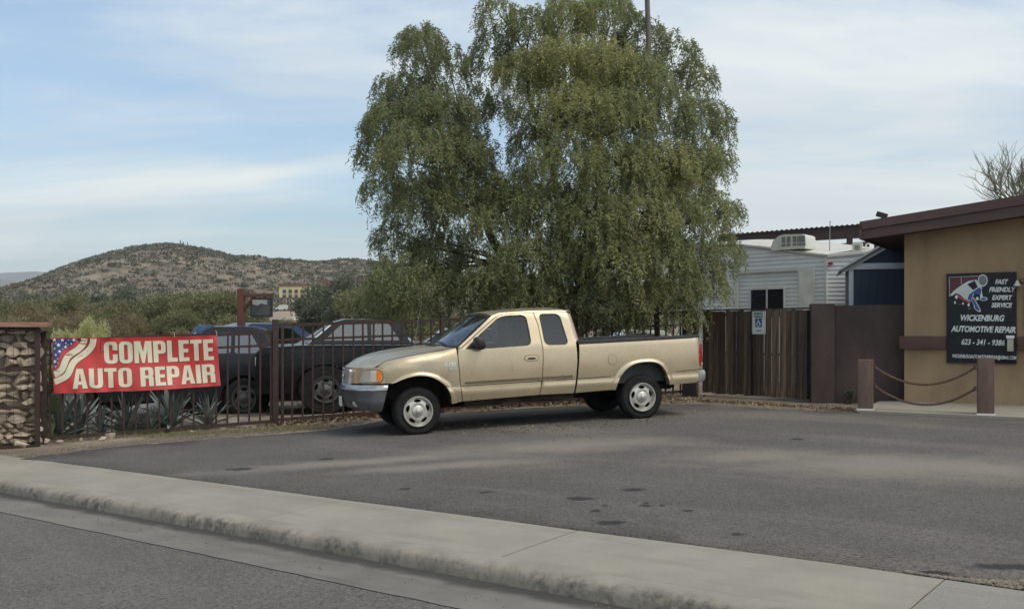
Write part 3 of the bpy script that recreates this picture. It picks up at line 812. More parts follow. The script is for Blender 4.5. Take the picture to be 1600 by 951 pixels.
        for z in zs:
            xa = interp([(.855, 4.972), (.9, 4.957), (1.0, 4.953), (1.12, 4.962), (1.235, 4.99)], z)
            for (x, w) in ((xa, tw(xa, z) + .002), (xa + .012, tw(xa, z) + .012), (5.015, tw(5.0, z) + .008), (5.045, tw(5.0, z) - .03), (5.048, tw(5.0, z) - .13)): V.append((x, s * w, z))
        for i in range(9):
            for k in range(4): Fc.append((i * 5 + k, i * 5 + k + 1, (i + 1) * 5 + k + 1, (i + 1) * 5 + k))
        lo = obj('tail_lamp', mesh('tail_lamp', V, Fc, M['red_lens'], 50), T)
        V = []; Fc = []
        for z in (.868, .905):
            for (x, w) in ((4.968, tw(4.968, z) + .008), (5.018, tw(5.0, z) + .012), (5.05, tw(5.0, z) - .03)): V.append((x, s * w, z))
        Fc = [(0, 1, 4, 3), (1, 2, 5, 4)]
        obj('reversing_lens', mesh('reversing_lens', V, Fc, M['lens_white'], 50), lo)
    # ---- hood, roof, glass
    def grid(name, nx, ny, fn, m, par, smooth=50):
        V = [fn(i / (nx - 1), j / (ny - 1) * 2 - 1) for i in range(nx) for j in range(ny)]
        Fc = [(i * ny + j, (i + 1) * ny + j, (i + 1) * ny + j + 1, i * ny + j + 1) for i in range(nx - 1) for j in range(ny - 1)]
        return obj(name, mesh(name, V, Fc, m, smooth), par)
    def hood(t, v):
        a = abs(v)
        x = (-.985 + .34 * a ** 2.4) * (1 - t) + (.40 + .245 * a ** 2) * t
        ye = interp([(-.66, .80), (-.5, .835), (-.12, .895), (.68, .905)], x) if a > .0 else .8
        ye = interp([(0, .80), (.15, .825), (.45, .888), (1, .912)], t)
        ze = interp(FT, x) + .004; zc = interp(HC, x)
        crown = 1 - a ** 2.6
        z = ze + (zc - ze) * crown if zc > ze else ze
        z += .018 * math.exp(-((a - .62) / .12) ** 2) * sm(0, .25, t)      # raised shoulders of the hood
        z = 1.088 + (z - 1.088) * min(1, (t / .13)) ** .55
        return (x, v * ye, z)
    grid('hood', 26, 33, hood, M['gold_hood'], T)
    def roof(t, v):
        a = abs(v)
        x = (1.185 + .135 * a ** 2) * (1 - t) + (2.74 - .05 * a ** 2) * t
        zr = interp([(1.31, 1.838), (1.45, 1.88), (2.0, 1.896), (2.62, 1.888), (2.75, 1.80)], x)
        zc = interp([(1.15, 1.878), (1.3, 1.905), (1.55, 1.932), (2.0, 1.952), (2.45, 1.950), (2.62, 1.93), (2.70, 1.89), (2.75, 1.82)], x)
        ye = interp([(1.31, .745), (1.5, .778), (2.6, .785), (2.75, .77)], x)
        return (x, v * ye, zr + (zc - zr) * (1 - a ** 3))
    grid('roof', 24, 25, roof, gold, T)
    hl_ = lambda t, v: (lambda p: (p[0], p[1] * .985, p[2] - .045))(roof(.06 + t * .9, v))
    grid('headliner', 16, 17, hl_, M['seat_tan'], T)
    def shield(t, v):
        a = abs(v); b = Vector((.44 + .262 * a ** 2, v * .868, 1.372 - .030 * a * a)); e = Vector((1.19 + .128 * a ** 2, v * .745, 1.876 - .036 * a * a))
        p = b.lerp(e, t); p.z += .018 * math.sin(math.pi * t); return p
    ws = grid('windshield', 10, 17, shield, M['shield'], T, 179)
    for (ta, tb, va, vb) in ((0, .05, -1, 1), (.95, 1, -1, 1), (.05, .95, -1, -.955), (.05, .95, .955, 1)):
        def band(t, v, ta=ta, tb=tb, va=va, vb=vb):
            p = Vector(shield(ta + (tb - ta) * t, va + (vb - va) * (v + 1) / 2)); return p + Vector((-.004, 0, .004))
        grid('black_border', 6, 17, band, M['black'], ws)
    cw = grid('cowl', 3, 17, lambda t, v: (.30 + .26 * v * v + t * .24, v * .87, 1.338 + .005 * t), M['black'], T)
    for (y0, y1, x0) in ((-.70, -.12, .52), (-.05, .52, .42)):
        a = Vector(shield(.02, y0 / .87)); b = Vector(shield(.10, y1 / .87))
        MB().tube([a + Vector((-.03, 0, .0)), a.lerp(b, .5) + Vector((-.02, 0, .035)), b + Vector((-.012, 0, .02))], .008, 6).build('wiper', M['black'], T)
    def backglass(t, v): return (2.735 + .055 * (1 - t) - .05 * v * v * 0, v * .74, 1.36 + .46 * t)
    grid('cab_back', 4, 5, lambda t, v: (2.70 + .075 * (1 - t), v * (.80 - .05 * t), .55 + (1.86 - .55) * t), gold, T)
    grid('rear_window', 4, 9, lambda t, v: (2.765 - .035 * t + .004, v * (.66 - .05 * t), 1.42 + .37 * t), M['glass_dark'], T)
    # ---- front end
    plan = [(-.985, 0), (-.975, .2), (-.945, .40), (-.89, .55), (-.80, .70), (-.69, .815), (-.58, .872), (-.495, .888)]
    cum = [0]
    for a, b in zip(plan[:-1], plan[1:]): cum.append(cum[-1] + math.hypot(b[0] - a[0], b[1] - a[1]))
    def front(s_, z, off=0.):
        a = abs(s_); sg = -1 if s_ < 0 else 1
        q = a * cum[-1]; x = np.interp(q, cum, [p[0] for p in plan]); y = np.interp(q, cum, [p[1] for p in plan])
        q2 = min(cum[-1], q + .01); q1 = max(0, q - .01)
        tx = np.interp(q2, cum, [p[0] for p in plan]) - np.interp(q1, cum, [p[0] for p in plan]); ty = np.interp(q2, cum, [p[1] for p in plan]) - np.interp(q1, cum, [p[1] for p in plan])
        l = math.hypot(tx, ty) or 1; nx, ny = -ty / l, tx / l
        lean = .025 * ((z - .80) / .3)
        return (float(x + nx * off + lean * (1 - a * .6)), float(sg * (y + ny * off)), z)
    S = cum[-1]
    ztop = lambda a: 1.078 + .02 * a
    hp = dense([(-1, .838), (1, .838), (1, 1.03), (.97, 1.062), (.90, 1.088), (.6, 1.09), (0, 1.085), (-.6, 1.09), (-.90, 1.088), (-.97, 1.062), (-1, 1.03)], .05)
    sheet('header_panel', [hp], lambda a, z, t: front(a, z, -t), gold, T, (.05, .05), .015, 40)
    grl = rounded([(-.385, 1.064), (.385, 1.064), (.34, .80), (.0, .775), (-.34, .80)], [.06, .06, .07, .2, .07], 5)
    gin = rounded([(-.335, 1.04), (.335, 1.04), (.295, .825), (0, .805), (-.295, .825)], [.04, .04, .05, .15, .05], 5)
    gf = sheet('grille', [dense(grl, .03), gin], lambda a, z, t: front(a, z, .050 - t), M['silver'], T, .03, .058, 40)
    sheet('grille_mesh', [gin], lambda a, z, t: front(a, z, .030 - t), M['grille'], gf, .05, .0, 40)
    for k in range(9):
        z0 = .832 + k * .023
        hw = np.interp(z0, [.825, 1.04], [.29, .33])
        sheet('grille_bar', [dense([(-hw, z0 - .004), (hw, z0 - .004), (hw, z0 + .004), (-hw, z0 + .004)], .06)], lambda a, z, t: front(a, z, .041 - t), M['grille'], gf, None, .008, 40)
    MB().lathe([(.001, .0), (.8, 0), (1, .004), (1, .02)], 20, 'x').build('emblem', M['chrome'], gf, smooth=40, loc=(-1.022, 0, .945), scale=(-1, .085, .038))
    for s in (-1, 1):
        mir = lambda l: [(s * p[0], p[1]) for p in l]
        out = rounded([(.575, .862), (.60, .935), (.675, 1.048), (.93, 1.052), (.975, .96), (.955, .862)], [.02, .05, .06, .05, .06, .05], 4)
        hl = sheet('headlight', [dense(mir(out), .04)], lambda a, z, t: front(a, z, .014 - t), M['lens'], T, .03, .015, 40, flip=s < 0)
        c = (.77, .955); ring = [(c[0] + (p[0] - c[0]) * 1.055, c[1] + (p[1] - c[1]) * 1.08) for p in out]
        sheet('lamp_surround', [dense(mir(ring), .04), dense(mir(out), .04)], lambda a, z, t: front(a, z, .004 - t), M['seam'], hl, None, .006, 40, flip=s < 0)
        am = rounded([(.885, .866), (.885, 1.046), (.928, 1.046), (.968, .96), (.95, .868)], [.03, .03, .04, .05, .04], 4)
        sheet('turn_lamp', [dense(mir(am), .04)], lambda a, z, t: front(a, z, .019 - t), M['amber'], hl, .03, .004, 40, flip=s < 0)
        am2 = [(.79, .872), (.80, 1.043), (.882, 1.043), (.882, .872)]
        sheet('park_lens', [dense(mir(am2), .04)], lambda a, z, t: front(a, z, .017 - t), M['lens_white'], hl, .03, .003, 40, flip=s < 0)
    # bumper sweep
    bp = [(-.455, .965), (-.54, .963), (-.66, .93), (-.79, .85), (-.90, .73), (-.985, .55), (-1.035, .30), (-1.05, 0)]
    full = [(x, -y) for x, y in bp] + [(x, y) for x, y in bp[::-1][1:]]
    fine = []
    for a, b in zip(full[:-1], full[1:]):
        for k in range(3): fine.append((a[0] + (b[0] - a[0]) * k / 3, a[1] + (b[1] - a[1]) * k / 3))
    fine.append(full[-1])
    def sweep(name, prof, m, par, smooth=45):
        V = []; Fc = []; K = len(prof)
        for i, (x, y) in enumerate(fine):
            a = fine[max(i - 1, 0)]; b = fine[min(i + 1, len(fine) - 1)]
            tx, ty = b[0] - a[0], b[1] - a[1]; l = math.hypot(tx, ty); nx, ny = -ty / l, tx / l
            if nx * (x - 1) + ny * y < 0: nx, ny = -nx, -ny
            w = abs(y) / .965
            for off, z in prof: V.append((x + nx * off - (.82 - z) * .28 * max(0, (abs(y) - .86) / .105), y + ny * off, z if z > .5 else z - .01 + .06 * (1 - w) ** .7))
        for i in range(len(fine) - 1):
            for k in range(K - 1): Fc.append((i * K + k, (i + 1) * K + k, (i + 1) * K + k + 1, i * K + k + 1))
        return obj(name, mesh(name, V, Fc, m, smooth, fix=True), par)
    fb = sweep('front_bumper', [(-.10, .815), (-.025, .822), (-.005, .81), (.012, .765), (.014, .752)], M['bumper_top'], T)
    sweep('bumper_strip', [(.010, .757), (.022, .748), (.022, .735), (.008, .724)], M['chrome'], fb)
    sweep('bumper_valance', [(.006, .727), (.010, .66), (.006, .60), (.010, .585), (.002, .50), (-.03, .42), (-.09, .405)], M['bumper_grey'], fb)
    for s in (-1, 1):
        V = MB().lathe([(.001, .012), (.75, .010), (1, .0)], 20, 'x')
        o = V.build('fog_lamp', M['lens'], fb, smooth=60, loc=(-.928, s * .655, .53), rot=(0, 0, s * R(-33)), scale=(-1, .085, .055))
    MB().box(-.006, .006, -.155, .155, -.08, .08, .004).build('licence_plate', M['white'], fb, loc=(-1.085, -.0, .535))
    # ---- rear end
    MB().box(4.995, 5.028, -.80, .80, .70, 1.33, .012).build('tailgate', gold, T, smooth=30)
    rb = MB(); prof = [(4.99, .60), (5.065, .585), (5.095, .62), (5.10, .73), (5.075, .775), (4.99, .78)]
    V = []; Fc = []
    st = [(-.965, -.10), (-.95, -.02), (-.90, 0), (-.5, .02), (0, .025), (.5, .02), (.90, 0), (.95, -.02), (.965, -.10)]
    for y, dx in st:
        for x, z in prof: V.append((x + dx, y, z))
    for i in range(len(st) - 1):
        for k in range(5): Fc.append((i * 6 + k, i * 6 + k + 1, (i + 1) * 6 + k + 1, (i + 1) * 6 + k))
    Fc += [tuple(range(6)), tuple(range(48, 54))]
    obj('rear_bumper', mesh('rear_bumper', V, Fc, M['chrome'], 40, fix=True), T)
    # ---- bed, underbody, interior
    MB().box(2.76, 4.99, -.84, .84, .74, .80).box(2.76, 2.80, -.86, .86, .60, 1.33).build('bed_floor', M['black'], T)
    for s in (-1, 1): MB().box(2.80, 4.99, s * .84 - .01, s * .84 + .01, .62, 1.305).build('bed_wall', M['black'], T)
    fr = MB()
    for s in (-1, 1): fr.box(-.75, 4.7, s * .46 - .04, s * .46 + .04, .46, .60)
    for x in (-.6, .9, 2.4, 3.2, 4.6): fr.box(x - .05, x + .05, -.46, .46, .44, .54)
    fr.box(.2, 1.6, -.22, .22, .34, .56).tube([(1.5, .1, .40), (3.85, 0, .38)], .045, 8).tube([(3.88, -.75, .365), (3.88, .75, .365)], .05, 10).tube([(0, -.75, .365), (0, .75, .365)], .045, 8)
    fr.box(1.9, 3.1, .2, .55, .36, .58).tube([(1.4, -.3, .40), (2.6, -.32, .38), (3.5, -.4, .5), (4.6, -.45, .5)], .03, 8)
    for s in (-1, 1): fr.box(.78, 2.64, s * .86 - .035, s * .86 + .035, .42, .52)
    fr.build('underframe', M['under'], T)
    MB().box(-.80, .74, -.58, .58, .56, 1.07).build('engine_bay', M['under'], T)
    cab = MB().box(.74, 2.70, -.90, .90, .50, .56).box(.74, .80, -.88, .88, .56, 1.30)
    for s in (-1, 1): cab.box(.74, 2.70, s * .90 - .012, s * .90 + .012, .56, 1.27)
    cab.build('cab_tub', M['dark_inside'], T)
    MB().box(.62, 1.02, -.84, .84, 1.02, 1.335, .03).build('dashboard', M['dark_inside'], T, smooth=40)
    for y in (-.42, .42):
        st_ = MB().box(1.42, 1.95, y - .28, y + .28, .82, 1.0, .05).build('seat', M['seat_tan'], T, smooth=40)
        MB().box(-.07, .07, -.27, .27, -.33, .33, .05).build('seat_back', M['seat_tan'], st_, smooth=40, loc=(2.0, y, 1.27), rot=(0, R(12), 0))
        MB().box(-.05, .05, -.13, .13, -.09, .09, .04).build('head_rest', M['seat_tan'], st_, smooth=40, loc=(2.09, y, 1.68), rot=(0, R(12), 0))
    MB().box(2.4, 2.62, -.75, .75, .85, 1.45, .05).build('rear_bench', M['seat_tan'], T, smooth=40)
    bm = MB(); ring = [Vector((0, .19 * math.cos(2 * math.pi * k / 20), .19 * math.sin(2 * math.pi * k / 20))) for k in range(21)]
    bm.tube(ring, .014, 6, False).tube([(0, -.18, 0), (0, .18, 0)], .018, 6).tube([(0, 0, 0), (-.35, 0, -.1)], .025, 6)
    bm.build('steering_wheel', M['black'], T, loc=(1.13, -.42, 1.27), rot=(0, R(-25), 0))
    MB().tube([(.33, .80, 1.33), (.41, .80, 1.75), (.50, .80, 2.15)], [.006, .004, .003], 6).build('antenna', M['steel'], T)
    # ---- wheels
    for (x, st) in ((.008, R(4)), (3.88, 0)):
        for s in (-1, 1): wheel(T, x, s * .925, .370, s, .378, .238, .265, M['alloy'], st)
    return T
build_pickup()
# ------------------------------------------------------------------ iron fence, posts
def on_line(A, B, px, off=0):
    """point where the sight line through column px crosses the vertical plane A-B (offset towards the street)"""
    d = (B - A); d.z = 0; d.normalize(); n = Vector((d.y, -d.x, 0)); A2 = A + n * off
    r = Vector(((px - CX) / F, 1, 0)); t = (A2.dot(n)) / (r.dot(n)); return Vector((r.x * t, r.y * t, 0))
FA, FB = G(66, 692), G(430, 664)
GL_ = G(1078, 617.5)
MBX = {}
def unit_box(name, sx, sy, sz, m, bev=0):
    k = (name, sx, sy, sz, m.name)
    if k not in MBX:
        b = MB().box(-sx / 2, sx / 2, -sy / 2, sy / 2, 0, sz, bev); MBX[k] = mesh(name, b.V, b.F, m, 30 if bev else None, True)
    return MBX[k]
def fence_run(A, B, H, rails, label, group, spacing=.19, posts=(), picket=.030, lean=0, skip=None):
    A = A.copy(); B = B.copy(); d = B - A; L = math.hypot(d.x, d.y); ang = math.atan2(d.y, d.x)
    f = empty('iron_fence', A, ang); tag(f, label, 'fence', group)
    sl = d.z / L
    def at_(t): return t, 0, sl * t
    for z, hh in rails:
        b = MB().box(0, L, -.02, .02, -hh / 2, hh / 2)
        for v in b.V: v.z += sl * v.x
        b.build('rail', M['iron'], f, loc=(0, 0, z))
    me = unit_box('picket', picket, picket, H - .06, M['iron'])
    t = spacing * .6
    rr = random.Random(5)
    while t < L - .06:
        if not skip or not skip(t):
            obj('picket', me, f, (t, 0, sl * t + .05), (rr.uniform(-.006, .006), rr.uniform(-.008, .008), 0))
        t += spacing
    for t, w, h in posts:
        pm = unit_box('post', w, w, h, M['iron'], .006)
        obj('post', pm, f, (t, 0, sl * t - .1))
    return f
L1 = (FB - FA).length
fence_run(FA, FB, 1.72, [(1.685, .06), (1.455, .042), (.075, .055)], 'brown iron picket fence behind the red banner, next to the stone gabion', 'iron picket fences', posts=[(.02, .09, 1.95)])
L2 = (GL_ - FB).length
fence_run(FB, GL_, 1.84, [(1.815, .06), (1.545, .042), (.10, .055)], 'brown iron picket fence running behind the gold pickup to the wooden gate', 'iron picket fences', posts=[(.0, .105, 2.02), (.13, .05, 1.9), (3.2, .08, 1.95), (6.2, .08, 1.95), (L2 - .1, .08, 1.95)])

# ------------------------------------------------------------------ banner
M['banner_red'] = mat('banner_red_vinyl', (.52, .035, .035), (.46, .03, .03), 3, .45, dirt=((.40, .06, .05), 6, .5))
M['banner_dark'] = mat('banner_dark_red', (.20, .012, .012), None, 6, .5)
M['banner_cream'] = mat('banner_cream_print', (.66, .60, .43), (.60, .57, .42), 3, .5, dirt=((.55, .57, .45), 5, .5))
M['banner_blue'] = mat('banner_blue', (.035, .05, .18), (.03, .04, .15), 6, .5)
M['banner_white'] = mat('banner_white', (.72, .72, .70), None, 6, .5)
M['rope'] = mat('pale_cord', (.5, .45, .3), None, 20, .8)
def build_banner():
    d = (FB - FA); d.z = 0; d.normalize(); nrm = Vector((d.y, -d.x, 0))
    def fp(px, py, off=.055):
        p = on_line(FA, FB, px, off); p.z = ZC - (py - HY) / F * p.y; return p
    c00, c10, c11, c01 = fp(84, 614), fp(344, 602), fp(338.5, 523.5), fp(81.5, 527)
    T = empty('banner', c00); tag(T, 'red vinyl banner reading COMPLETE AUTO REPAIR tied to the iron fence', 'banner')
    Wd = (c11 - c01).length; Ht = (c01 - c00).length; asp = Wd / Ht
    def S(a, b, off=0.):
        p = (c00 * (1 - a) + c10 * a) * (1 - b) + (c01 * (1 - a) + c11 * a) * b
        sag = .018 * math.sin(a * math.pi) * math.sin(a * 9) * b
        rip = .010 * math.sin(a * 52 + b * 9) * (.25 + .75 * abs(2 * b - 1) ** 2) * (.5 + .5 * math.sin(a * 7)) + .014 * math.sin(a * 13 + b * 2.2) * (1.1 - b * .6) + .010 * math.sin(a * 29 - b * 5) * (1 - .4 * b) + .012 * math.sin(b * 5 + a * 3) + .035 * (1 - b) ** 2
        p = p + nrm * (rip * 1.6 + off) + Vector((0, 0, -.02 * math.sin(math.pi * a) * (1 - .2 * b)))
        return p - c00
    sq = [(0, 0), (1, 0), (1, 1), (0, 1)]
    hem = lambda: None
    sheet('banner_cloth', [dense(sq, .03)], lambda a, b, t: S(a, b), M['banner_red'], T, (.02, .05), 0, 179)
    def pr(name, loops, m, off, step=(.02, .06)):
        return sheet(name, [dense(l, .02) for l in loops], lambda a, b, t: S(a, b, off), m, T, step, 0, 179)
    pr('canton', [[(.003, .985), (.145, .985), (.13, .91), (.105, .85), (.07, .79), (.048, .73), (.036, .62), (.022, .50), (.003, .41)]], M['banner_blue'], .004)
    def band(mid, wd):
        L_ = [(a - w / 2, b) for (a, b), w in zip(mid, wd)]; R_ = [(a + w / 2, b - w * .5) for (a, b), w in zip(mid, wd)]
        return L_ + R_[::-1]
    def smooth(mid, n=28):
        ts = np.linspace(0, 1, len(mid)); tt = np.linspace(0, 1, n)
        A = [np.interp(tt, ts, [p[k] for p in mid]) for k in (0, 1)]
        for _ in range(4):
            for q in A: q[1:-1] = (q[:-2] + q[1:-1] * 2 + q[2:]) / 4
        return list(zip(A[0], A[1]))
    s1 = smooth([(.185, .985), (.182, .90), (.155, .80), (.11, .72), (.078, .64), (.062, .50), (.048, .40), (.004, .33)])
    s2 = smooth([(.238, .985), (.235, .87), (.205, .74), (.15, .64), (.112, .54), (.095, .40), (.075, .29), (.004, .20)])
    def rib(mid, w, off, m, name):
        lo = []; hi = []
        for i, (a, b) in enumerate(mid):
            p = mid[max(i - 1, 0)]; q = mid[min(i + 1, len(mid) - 1)]
            tx, ty = (q[0] - p[0]) * asp, q[1] - p[1]; l = math.hypot(tx, ty); nx, ny = -ty / l / asp, tx / l
            lo.append((max(.002, a + nx * w / 2), min(.988, b + ny * w / 2))); hi.append((max(.002, a - nx * w / 2), min(.988, b - ny * w / 2)))
        pr(name, [lo + hi[::-1]], m, off, None)
    rib(s1, .135, .0035, M['banner_dark'], 'stripe_edge'); rib(s2, .135, .0028, M['banner_dark'], 'stripe_edge')
    rib(s1, .108, .006, M['banner_cream'], 'stripe'); rib(s2, .108, .0065, M['banner_cream'], 'stripe')
    rr = random.Random(2)
    for (a, b, q) in ((.012, .96, .034), (.058, .955, .036), (.124, .958, .034), (.035, .865, .04), (.078, .90, .022), (.108, .885, .02), (.075, .83, .034), (.04, .75, .034), (.012, .80, .022), (.018, .69, .026), (.012, .57, .036), (.028, .62, .016), (.093, .955, .016), (.09, .865, .014), (.02, .90, .014), (.058, .79, .014), (.014, .48, .018), (.03, .54, .012)):
        L_ = []
        for k in range(10):
            r_ = q if k % 2 == 0 else q * .42; w = math.pi / 2 + k * math.pi / 5 + .15
            L_.append((max(.004, a + r_ * math.cos(w) / asp), min(.984, b + r_ * math.sin(w))))
        sheet('star', [L_], lambda a_, b_, t: S(a_, b_, .008), M['banner_white'], T, None, 0, 179)
    def words(s, a0, a1, b0, b1, tilt=0):
        W = line_width(s); x = 0; k = (a1 - a0) / W; h = b1 - b0
        for ch in s:
            gw, loops = GLYPH[ch]
            if loops:
                mp = [[(a0 + (x + p[0]) * k, b0 + p[1] * h) for p in l] for l in loops]
                out = [[(a0 + (x + p[0]) * k + .0035, b0 + p[1] * h - .008) for p in l] for l in loops]
                sheet('letter_shadow', [dense(l, .02) for l in out], lambda a, b, t: S(a, b, .004), M['banner_dark'], T, (.02, .06), 0, 179)
                sheet('letter', [dense(l, .02) for l in mp], lambda a, b, t: S(a, b, .008), M['banner_cream'], T, (.02, .06), 0, 179)
            x += gw + .06
    words('COMPLETE', .298, .972, .515, .925)
    words('AUTO REPAIR', .108, .972, .075, .435)
    hm = MB()
    for b0, b1 in ((0.0, .018), (.982, 1.0)):
        n = 50; V = []; Fc = []
        for i in range(n + 1): V += [S(i / n, b0, .005), S(i / n, b1, .005)]
        hm.add(V, [(2 * i, 2 * i + 2, 2 * i + 3, 2 * i + 1) for i in range(n)])
    hm.build('hem', M['banner_red'], T, smooth=179)
    for a in (.0, .24, .73, 1.0):
        p = S(a, .985, .01); q = p - nrm * .07 + Vector((0, 0, .05)); top = p + Vector((0.0, 0, .10)) - nrm * .03 + d * rr.uniform(-.03, .06)
        MB().tube([p, (p + q) / 2 + Vector((0, 0, .06)), q, top], .005, 5).build('tie_cord', M['rope'], T)
build_banner()

# ------------------------------------------------------------------ stones, gabion
M['stone'] = mat('tan_stone', (.39, .31, .225), (.50, .41, .315), 7, .9, bump=.5, rand=.28, dirt=((.24, .185, .13), 4, .45))
M['stone_grey'] = mat('grey_boulder', (.22, .21, .19), (.30, .285, .25), 4, .92, bump=.6, rand=.2, dirt=((.12, .11, .095), 3, .6))
def rock_mesh(name, seed, m, n=16, flat=.7):
    rr = random.Random(seed); bm = bmesh.new()
    for _ in range(n):
        v = Vector((rr.gauss(0, 1), rr.gauss(0, 1), rr.gauss(0, 1))).normalized() * rr.uniform(.82, 1.0); v.z *= flat
        bm.verts.new(v)
    r = bmesh.ops.convex_hull(bm, input=bm.verts)
    bmesh.ops.delete(bm, geom=[g for g in r['geom_interior'] if isinstance(g, bmesh.types.BMVert)], context='VERTS')
    bmesh.ops.bevel(bm, geom=bm.edges[:], offset=.035, segments=1, affect='EDGES')
    me = bpy.data.meshes.new(name); bm.to_mesh(me); bm.free(); me.materials.append(m); shade(me, 25); return me
ROCKS = [rock_mesh('stone', 50 + i, M['stone'], 8 + i % 4, .75 + .1 * (i % 3)) for i in range(9)]
GREYS = [rock_mesh('boulder', 80 + i, M['stone_grey'], 22, .75) for i in range(3)]
M['cap'] = mat('rust_cap', (.26, .13, .09), (.33, .19, .14), 5, .8, bump=.3, stretch=(.4, 4, 4))
M['dark_core'] = mat('gabion_core', (.13, .10, .075), None, 4, .95)
def build_gabion():
    # stands left of the fence; faces the street, runs off to the left
    a = G(62, 696); b = G(-60, 705)
    d = (a - b); ang = math.atan2(d.y, d.x); W = 1.5; H = 1.92; D = .55
    T = empty('gabion_wall', a, ang); tag(T, 'stone filled wire gabion in a brown steel frame with a rusty cap', 'gabion')
    MB().box(-W, -.06, .12, D - .1, 0, H - .05).build('fill', M['dark_core'], T)
    # face towards the street is at local y = 0
    rr = random.Random(9)
    z = .09
    bays = [(.02, .60), (.66, 1.22), (1.27, H - .03)]
    for z0, z1 in bays:
        z = z0
        while z < z1 - .05:
            h = rr.uniform(.08, .17); h = min(h, z1 - z); x = -W - .1 + rr.uniform(0, .1)
            while x < -.05:
                w = rr.uniform(.09, .28)
                if x + w > -.01: w = max(.10, -.01 - x)
                s = rr.choice(ROCKS); o = obj('stone', s, T, (x + w / 2, .12 + rr.uniform(-.03, .03), z + h / 2), (rr.uniform(-.35, .35), rr.uniform(-.5, .5), rr.uniform(0, 6.3)))
                o.rotation_euler = (rr.uniform(-.3, .3) , rr.uniform(-.35, .35), rr.choice((0, math.pi)) + rr.uniform(-.3, .3))
                o.scale = (w * .70, .14, h * .80)
                x += w * .97
            z += h * .93
    # second face: the end towards the fence
    for z0, z1 in bays:
        z = z0
        while z < z1 - .05:
            h = rr.uniform(.12, .19); y = .2
            while y < D - .05:
                w = rr.uniform(.16, .26); o = obj('stone', rr.choice(ROCKS), T, (-.10, y + w / 2, z + h / 2), (rr.uniform(-.3, .3), 0, rr.uniform(0, 6)), (.12, w * .6, h * .85)); y += w
            z += h
    fr = MB()
    for z0 in (.0, .63, 1.245, H - .025): fr.box(-W - .3, .0, -.045, -.005, z0 - .022, z0 + .022)
    fr.build('frame_rail', M['iron'], T)
    for x in (-.03, -W): obj('frame_post', unit_box('frame_post', .075, .075, H + .04, M['iron'], .004), T, (x, -.02, -.06))
    wm = MB(); s = .105
    n = int(W / s)
    for i in range(1, n + 1): wm.box(-.06 - i * s - .0025, -.06 - i * s + .0025, -.016, -.011, .0, H)
    for k in range(1, int(H / s)): wm.box(-W, -.06, -.011, -.006, k * s - .0025, k * s + .0025)
    wm.build('wire_mesh', M['iron'], T)
    MB().box(-W - .4, .13, -.14, D + .1, H, H + .075, .008).build('cap', M['cap'], T, smooth=30)
build_gabion()
loose = [(2, 694, .12), (15, 697, .13), (33, 698, .17), (47, 691, .22), (73, 692, .12), (85, 690, .07), (93, 692, .09), (128, 688, .07), (147, 685, .15), (160, 687, .10), (172, 684, .16), (300, 676, .08), (350, 670, .08)]
for i, (px, py, s) in enumerate(loose):
    g = G(px, py); r_ = random.Random(i)
    o = obj('stone', ROCKS[i % 9], None, (g.x, g.y, g.z + s * .25), (r_.uniform(-.3, .3), r_.uniform(-.3, .3), r_.uniform(0, 6)), (s * .8, s * .6, s * .6))
    tag(o, 'loose tan stone on the dirt along the foot of the gabion and iron fence', 'stone', 'loose stones at the fence foot')
def boulder(px, py, w, h, off, label, i, name='boulder', depth=None):
    p = on_line(FA, FB, px, -off); z = zp(p.x, p.y)
    tag(obj(name, GREYS[i % 3], None, (p.x, p.y, z + h * .12), (0, .1 * i, i * 1.3), (w / 2, w / 2.4, h * .72)), label, 'boulder')
boulder(232, 0, 1.35, .78, 1.1, 'big grey boulder behind the iron fence below the banner', 0)
boulder(160, 0, .8, .55, 1.9, 'grey boulder between two agaves behind the fence, left of the biggest boulder', 1)
boulder(363, 0, .42, .24, .45, 'small pale boulder behind the fence right of the agaves', 2)
boulder(300, 0, .7, .35, 1.6, 'low grey boulder behind the agaves near the dark vehicle', 1)

